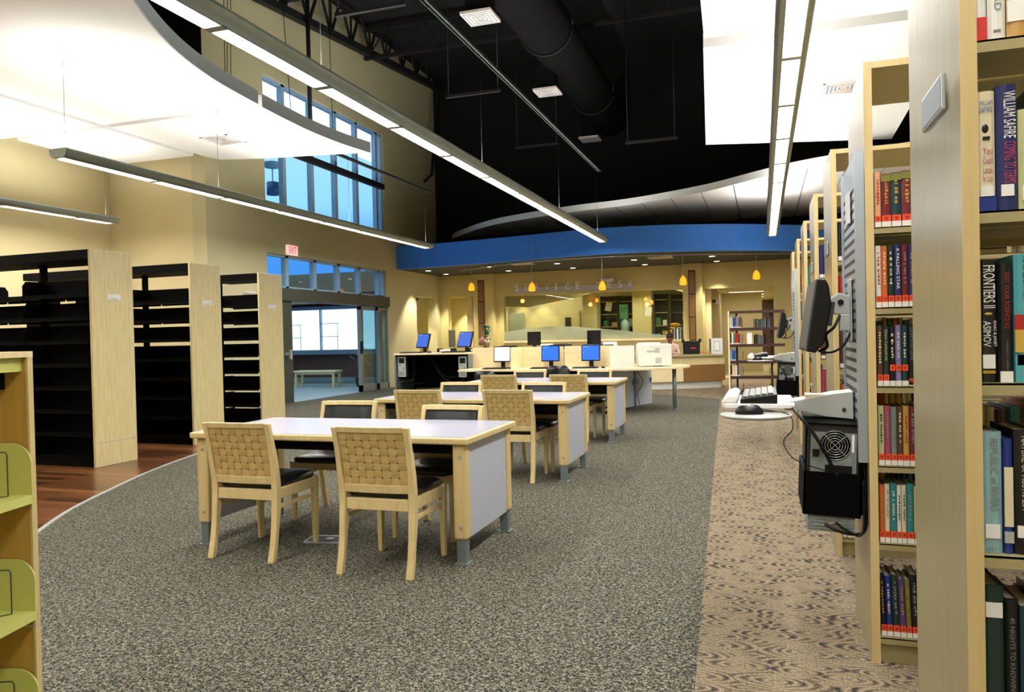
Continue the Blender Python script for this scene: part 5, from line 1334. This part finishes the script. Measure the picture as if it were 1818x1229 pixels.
# ---- computer mounted on grooved metal panel (slatwall)
def station(y, word, first):
    P = SX - .001
    sl = thing('slat_panel', 'grooved aluminium panel fixed to the end of the %s bookcase' % word, 'panel', (P, y, 0))
    W_ = .53; zb, zt = .775, 1.99
    G().bx(-.024, -.016, .02, W_, zb, zt).bx(-.034, 0, 0, .026, zb, zt).bx(-.034, 0, W_ - .012, W_, zb, zt).build('frame', 'aluminium', sl)
    g = G(); n = 27; zz0, zz1 = zb + .02, zt - .10
    for k in range(n):
        z = zz0 + (zz1 - zz0) * k / n
        g.bx(-.0245, -.0205, .026, W_ - .012, z, z + .016)
    g.build('groove', 'slot_dark', sl)
    sgn = G().bx(-.038, -.030, .20, .31, 1.735, 1.865).build('card_holder', 'white_plastic', sl)
    # monitor on an arm
    m = thing('wall_monitor', 'black flat monitor on a grey swivel arm, seen edge-on, on the %s case' % word, 'monitor', (P - .178, y + .265, 1.353), 0)
    T = Matrix.Rotation(.03, 4, 'Z') @ Matrix.Rotation(.15, 4, 'Y')
    g = G(); g.prism([(-.022, -.148), (.014, -.15), (.042, -.10), (.048, .05), (.028, .125), (.012, .15), (-.022, .15)], -.2, .2, 'y', T)
    g.build('casing', 'black_plastic', m, .006)
    G().bx(-.0245, -.0215, -.185, .185, -.13, .135, T).build('screen', 'charcoal', m)
    G().bx(.05, .075, -.05, .05, -.03, .07, T).build('mount_plate', 'charcoal', m)
    ar = thing('monitor_arm', 'grey metal swivel arm holding the monitor on the %s case' % word, 'arm', (P, y + .25, 1.405))
    G().prism([(-.03, -.045), (-.03, .03), (-.075, .045), (-.115, .02), (-.115, -.03), (-.09, -.045)], -.025, .025, 'y').build('bracket', 'grey_plastic', ar, .004)
    G().bx(-.075, -.03, -.03, .03, -.115, -.045).bx(-.036, -.028, -.05, .05, -.16, .10).build('hinge', 'grey_plastic', ar, .004)
    G().cyl((-.07, -.03, .005), (-.07, .03, .005), .012, n=14).build('pivot', 'black_plastic', ar)
    G().tube(catmull([(-.075, -.03, -.05), (-.10, -.05, -.10), (-.13, -.04, -.13), (-.125, -.03, -.18), (-.16, -.02, -.20)], 5), .006, 6).tube(catmull([(-.035, -.04, -.12), (-.06, -.05, -.17), (-.10, -.05, -.20), (-.15, -.03, -.205)], 5), .005, 6).build('cable', 'black_plastic', ar)
    # keyboard tray
    tr_ = thing('keyboard_tray', 'light grey keyboard tray on a wedge bracket projecting from the %s case' % word, 'tray', (P, y + .36, 0))
    G().prism([(-.03, .922), (-.03, 1.038), (-.10, 1.030), (-.30, .990), (-.30, .958), (-.24, .955), (-.14, .932)], -.16, -.02, 'y').build('wedge_bracket', 'grey_plastic', tr_, .003)
    G().cyl((-.066, -.164, .962), (-.066, -.159, .962), .008, n=12).build('pivot', 'charcoal', tr_)
    G().bx(-.215, -.085, -.15, -.06, 1.004, 1.024).build('ledge', 'book_cream', tr_)
    G().prism([(-.26, -.24), (-.26, .24), (-.54, .24), (-.555, .2), (-.555, -.2), (-.54, -.24)], .972, .990, 'z').build('platform', 'white_plastic', tr_, .003)
    G().lathe([(.0, -.008), (.13, -.008), (.145, 0), (.14, .006), (.0, .006)], (-.415, -.30, .950), 28).build('mouse_platform', 'grey_plastic', tr_)
    g = G(); g.prism([(-.56, .990), (-.495, .990), (-.485, 1.012), (-.505, 1.028), (-.54, 1.018)], -.21, .23, 'y'); g.build('palm_rest', 'white_plastic', tr_, .008)
    kb = thing('keyboard', 'black keyboard with grey keys on the tray of the %s case' % word, 'keyboard', (P - .403, y + .36, .9905), PI / 2)
    # local x along the tray's depth of the room (world y), local y towards the bookcase (-x world flipped by rz)
    G().prism([(-.075, 0), (.075, 0), (.075, .040), (-.075, .018)], -.22, .22, 'x').build('body', 'black_plastic', kb, .003)
    kb.rotation_euler = (0, 0, -PI / 2)
    g = G()
    for j in range(5):
        for i_ in range(14):
            x_ = -.205 + i_ * .0295; y_ = -.064 + j * .0255; z_ = .0195 + (y_ + .075) * .147
            g.bx(x_, x_ + .025, y_, y_ + .021, z_, z_ + .009)
    g.build('keys', 'keycap', kb)
    ms = thing('computer_mouse', 'black mouse on the round lower plate of the tray on the %s case' % word, 'mouse', (P - .44, y + .04, .9565), PI / 2 + .12)
    rings = [[Vector((.031 * k_ * math.cos(2 * PI * q / 16), .056 * k_ * math.sin(2 * PI * q / 16) + (1 - k_) * .012, z_)) for q in range(16)] for z_, k_ in ((0, 1), (.012, 1.03), (.026, .86), (.035, .5), (.037, .12))]
    G().loft(rings).build('body', 'black_plastic', ms)
    G().loft([[Vector((v.x * .5, v.y * .5 - .02, v.z * 1.0 + .003)) for v in r] for r in rings[2:]]).build('button', 'charcoal', ms)
    # hanging computer
    pc = thing('computer_tower', 'computer hanging in a black sling below the tray on the %s case' % word, 'computer', (P - .135, y + .05, .52), 0)
    Tl = Matrix.Rotation(.045, 4, 'Y')
    G().bx(-.095, .095, .0, .42, .03, .395, Tl).build('case', 'charcoal', pc, .003)
    rp2 = G().bx(-.085, .085, -.004, .002, .20, .365, Tl).build('rear_panel', 'pcb_steel', pc)
    g = G()
    for rr in (.058, .048, .038, .028, .018): g.tube([Tl @ Vector((.005 + rr * math.cos(2 * PI * q / 24), -.008, .315 + rr * math.sin(2 * PI * q / 24))) for q in range(25)], .0013, 5)
    for q in range(4): g.bar(Tl @ Vector((.005, -.008, .315)), Tl @ Vector((.005 + .058 * math.cos(PI / 4 + q * PI / 2), -.008, .315 + .058 * math.sin(PI / 4 + q * PI / 2))), .002)
    g.build('fan_guard', 'silver', rp2)
    G().lathe([(0, -.001), (.06, -.001), (.06, .0), (0, 0)], n=24).build('fan_opening', 'black_steel', rp2)
    fo = rp2.children[-1]; fo.matrix_local = Tl @ Matrix.Translation((.005, -.0055, .315)) @ Matrix.Rotation(PI / 2, 4, 'X')
    G().lathe([(0, -.001), (.014, -.001), (.014, .001), (0, .001)], n=16).build('fan_hub', 'gold', rp2); fh = rp2.children[-1]; fh.matrix_local = Tl @ Matrix.Translation((.005, -.0085, .315)) @ Matrix.Rotation(PI / 2, 4, 'X')
    G().bx(-.078, -.052, -.012, -.004, .265, .295, Tl).bx(-.03, .07, -.010, -.004, .205, .235, Tl).build('socket', 'black_plastic', rp2)
    G().bx(.066, .076, -.006, -.004, .29, .36, Tl).build('data_label', 'paper', rp2)
    G().bx(-.072, -.066, -.006, -.004, .335, .345, Tl).build('voltage_switch', 'red', rp2)
    g = G(); g.bx(-.088, .088, .0, .40, -.035, .03, Tl)
    for q in range(4): g.bx(-.08, .08, -.003, .001, -.028 + q * .014, -.022 + q * .014, Tl)
    g.build('bottom_grille', 'pcb_steel', pc)
    g = G(); g.bx(-.108, .108, -.012, -.006, .03, .205, Tl).bx(-.108, -.100, -.012, .40, .03, .205, Tl).bx(.100, .108, -.012, .40, .03, .205, Tl).bx(-.108, .108, .39, .40, .03, .205, Tl)
    g.bx(-.106, -.098, -.012, .02, .2, .40, Tl).bx(.098, .106, -.012, .02, .2, .40, Tl).bx(-.106, .106, -.012, .42, .396, .402, Tl)
    g.build('sling', 'black_steel', pc)
    G().bx(.108, .134, .1, .3, .02, .40, Tl).build('mounting_bracket', 'black_steel', pc)
    cb = G(); Y = y + .03
    cb.tube(catmull([(P - .285, y + .24, .985), (P - .25, Y, .955), (P - .20, Y - .03, .89), (P - .15, Y - .03, .80), (P - .125, Y - .02, .74), (P - .11, Y - .02, .72)], 5), .008, 6)
    tag(cb.build('power_cable', 'black_plastic'), 'thick black cable from the tray to the hanging computer on the %s case' % word, 'cable')
    cb = G(); cb.tube(catmull([(P - .44, y + .11, .975), (P - .36, y + .04, .972), (P - .285, Y, .955), (P - .275, Y - .02, .90), (P - .31, Y - .02, .85), (P - .28, Y - .03, .79), (P - .22, Y - .035, .76), (P - .16, Y - .03, .74)], 5), .0022, 6)
    tag(cb.build('mouse_cable', 'black_plastic'), 'thin looping mouse cable hanging from the tray on the %s case' % word, 'cable')
    cb = G(); cb.tube(catmull([(P - .16, Y, .52), (P - .12, Y - .01, .50), (P - .06, Y, .485), (P - .01, Y + .02, .50), (P - .006, Y + .02, .62), (P - .012, Y + .02, .80)], 5), .006, 6).tube(catmull([(P - .12, Y, .53), (P - .08, Y - .005, .50), (P - .02, Y, .495), (P - .016, Y + .02, .7)], 5), .005, 6)
    tag(cb.build('cable_bundle', 'black_plastic'), 'bundle of black cables curling below the hanging computer on the %s case' % word, 'cable')
    return sl
station(y2 + .02, 'second', True)
station(SY0 + SP * 5 + .02, 'sixth', False)
# =========================================================== black shelving with maple ends (left)
def black_unit(xf, y, label, length, signz, bays):
    t = thing('black_shelving', label, 'shelving', (xf, y, 0), -.02, 'black shelving units with maple end panels')
    D = .555
    ep = G().bx(-.03, 0, 0, D, 0, 2.325).build('end_panel', 'maple', t, .003)
    G().bx(-.031, .001, -.001, D + .001, .252, .256).build('seam', 'silver', ep)
    sg_ = G().bx(0, .006, .20, .38, 1.79, 1.855).build('sign_holder', 'white_plastic', ep)
    G().bx(.006, .008, .25, .33, 1.80, 1.81).build('sign_card', 'grey_plastic', sg_)
    G().bx(-length, -.03, 0, D, 2.22, 2.32).build('canopy', 'black_steel', t)
    G().bx(-length, -.03, .02, D - .02, 0, .1).build('kick_base', 'black_steel', t)
    for b in range(bays + 1):
        x = -.05 - (length - .07) * b / bays
        G().bx(x - .03, x + .0, D / 2 - .04, D / 2 + .04, 0, 2.22).build('upright', 'black_steel', t)
    for k in range(8):
        z = .09 + k * .25
        for b in range(bays):
            xa = -.06 - (length - .07) * b / bays; xb = -.04 - (length - .07) * (b + 1) / bays
            if k == 7 and (b % 2 == 1): pass
            for (a, c, s) in ((.01, .25, -1), (.305, .545, 1)):
                g = G(); g.bx(xb, xa, a, c, z, z + .012)
                if not (b >= 1 and k == 7): g.bx(xb, xa, (a if s > 0 else c - .006), (a + .006 if s > 0 else c), z, z + .182)
                g.bx(xb, xa, (c - .006 if s > 0 else a), (c if s > 0 else a + .006), z - .02, z + .02)
                # side brackets with a rounded upper corner
                for xx in (xa - .004, xb):
                    g.prism([(a, z), (c, z), (c, z + .13), (c - .04, z + .182), (a + .0, z + .182)] if s > 0 else [(a, z), (c, z), (c, z + .182), (a + .04, z + .182), (a, z + .13)], xx, xx + .004, 'x')
                g.build('shelf', 'black_steel', t)
    if bays > 1: G().bx(-length, -.03, D / 2 - .01, D / 2 + .01, .09, 1.34 if xf > -6.8 else 1.1).build('centre_panel', 'black_steel', t)
    return t
black_unit(-6.735, 6.256, 'nearest tall black shelving unit with a maple end panel, at left', 2.9, 1.82, 3)
black_unit(-6.885, 7.905, 'second tall black shelving unit with a maple end panel', 2.9, 1.81, 3)
black_unit(-7.082, 9.560, 'farthest black shelving unit with a maple end panel, beside the glass doors', .95, 1.81, 1)
bl = thing('wall_sconce', 'small white bowl fitting on the wall seen through the farthest black shelving', 'wall light', (-9.44, 12.42, 2.24)); G().lathe([(.13, .03), (.12, 0), (.08, -.04), (.0, -.055)], n=18).build('cover', 'white_plastic', bl); G().bx(-.02, .02, -.02, .01, .0, .04).build('clip', 'grey_plastic', bl)
# =========================================================== low display case at the left edge
a0 = math.atan2(-.248, .969)
lc = thing('display_bookcase', 'low maple display case at the left edge of the frame with green bookend plates', 'bookcase', (-2.375, 1.955, 0), .251)
# local: +y runs along the open front towards the far end, open side faces +x
HT = 1.277
G().bx(-.30, 0, -.022, 0, 0, HT - .0).build('end_panel', 'ochre_wood', lc, .003)
G().bx(-.30, 0, -1.5, -1.478, 0, HT).build('end_panel', 'ochre_wood', lc, .003)
G().bx(-.005, .003, -.024, .001, .0, HT).build('edge_band', 'maple_edge', lc)
G().bx(-.31, .004, -1.5, .001, HT - .012, HT + .008).build('top', 'maple_flat', lc)
G().bx(-.30, -.02, -1.478, -.022, HT - .06, HT - .012).build('top_rail', 'bracket_green', lc)
G().bx(-.30, -.29, -1.478, -.022, 0, HT - .05).build('back_panel', 'ochre_wood', lc)
G().bx(-.12, -.08, -.06, -.024, HT - .12, HT - .06).build('clip', 'black_steel', lc)
G().bx(-.29, .004, -.0235, .0015, .345, .352).build('seam', 'grey_plastic', lc)
for z in (.80, .405, .03):
    s_ = G().bx(-.29, .012, -1.476, -.03, z - .03, z).build('shelf', 'bracket_green', lc)
    n = 10; pr_ = [(-.28, z - .03), (.012, z - .03), (.012, z + .10)] + [(.012 - .07 + .07 * math.cos(PI / 2 * k / n), z + .105 + .07 * math.sin(PI / 2 * k / n)) for k in range(n + 1)] + [(-.28, z + .175)]
    G().prism(pr_, -.034, -.028, 'y').build('bracket', 'bracket_green', s_)
    we = thing('wire_bookend', 'thin dark wire bookend in the low display case, on the %s shelf' % {.80: 'upper', .405: 'middle', .03: 'lowest'}[z], 'bookend', (0, 0, 0), 0, 'wire bookends')
    M_ = Matrix.Translation((-2.375, 1.955, 0)) @ Matrix.Rotation(.251, 4, 'Z')
    we.matrix_world = M_
    G().tube([(-.25, -.07, z + .003), (-.25, -.07, z + .14), (-.05, -.07, z + .15), (-.045, -.07, z + .14), (-.045, -.07, z + .003), (-.10, -.12, z + .003)], .0022, 6).build('wire', 'charcoal', we)
# =========================================================== dark red bookcase by the service counter
bx_ = thing('open_bookcase', 'dark red steel bookcase with a light end, facing the room before the hallway', 'bookcase', (0, 0, 0))
X0, X1, Y0 = -.66, .42, 15.9
G().bx(X0, X0 + .03, Y0, Y0 + .5, 0, 1.70).build('end_panel', 'maple_flat', bx_)
G().bx(X0 + .03, X1, Y0 + .01, Y0 + .49, 1.655, 1.70).build('top', 'maroon_steel', bx_)
for z in (.39, .70, 1.03, 1.36): G().bx(X0 + .03, X1, Y0 + .26, Y0 + .49, z - .06, z - .02).build('shelf', 'maroon_steel', bx_)
for z in (.39, .70, 1.03, 1.36): G().bx(X0 + .03, X1, Y0 + .01, Y0 + .24, z - .055, z).build('shelf', 'maroon_steel', bx_)
for x in (X0 + .16, X1 - .25): G().bx(x - .02, x + .02, Y0 + .24, Y0 + .28, 0, 1.66).build('upright', 'maroon_steel', bx_)
for z in (.09, .42, .73, 1.06, 1.38):
    for x in (X0 + .27, X1 - .30):
        G().prism([(Y0 + .02, z), (Y0 + .23, z), (Y0 + .23, z + .16), (Y0 + .06, z + .16), (Y0 + .02, z + .12)], x, x + .008, 'x').build('bookend_plate', 'maroon_steel', bx_)
G().bx(X0 + .03, X1, Y0 + .03, Y0 + .3, .06, .09).build('kick_base', 'maroon_steel', bx_)
ROW = {1.36: ['cream', 'pale blue', 'navy blue', 'purple', 'lilac', 'green', 'maroon'], 1.03: ['dark green', 'white', 'green', 'red', 'red', 'maroon'], .70: ['pale blue', 'blue', 'deep blue', 'blue'], .39: ['black', 'cream', 'peach', 'white', 'brown', 'grey']}
rn = {1.36: 'top', 1.03: 'second', .70: 'third', .39: 'fourth'}
for z, cs in ROW.items():
    x = X0 + .035
    for k, c in enumerate(cs):
        w = .030 if z != .70 else .026; h = .22 + .02 * math.sin(k * 2.1)
        o = book('book', x, x + w, Y0 + .03, z, h, .15, c, '%s book, %s from left, on the %s shelf of the dark red bookcase' % (c, ordn[k], rn[z]), 'books in the dark red bookcase', round_=.002)
        sticker(o, w, .003, .025, 'paper', 'spine_label', .8); x += w + .002
for z, n_ in ((1.36, 11), (1.03, 8)):
    x = -.17
    random.seed(int(z * 100))
    for k in range(n_):
        w = random.uniform(.022, .034); h = random.uniform(.19, .235); c = random.choice(['grey', 'dark green', 'pale blue', 'grey', 'dark teal', 'black'])
        book('book', x, x + w, Y0 + .30, z - .03, h, .15, c, 'dim book standing in the middle of the dark red bookcase on its %s shelf' % rn[z], 'dim books mid-way along the %s shelf of the dark red bookcase' % rn[z], round_=.002); x += w + .004
tag(G().bx(-.30, -.20, Y0 + .05, Y0 + .2, 1.03, 1.26).build('brochure_box', 'paper', None, .003), 'pale folder standing alone on the second shelf of the dark red bookcase', 'folder')
# blank end-of-room window band far right not visible; keep the room lit evenly
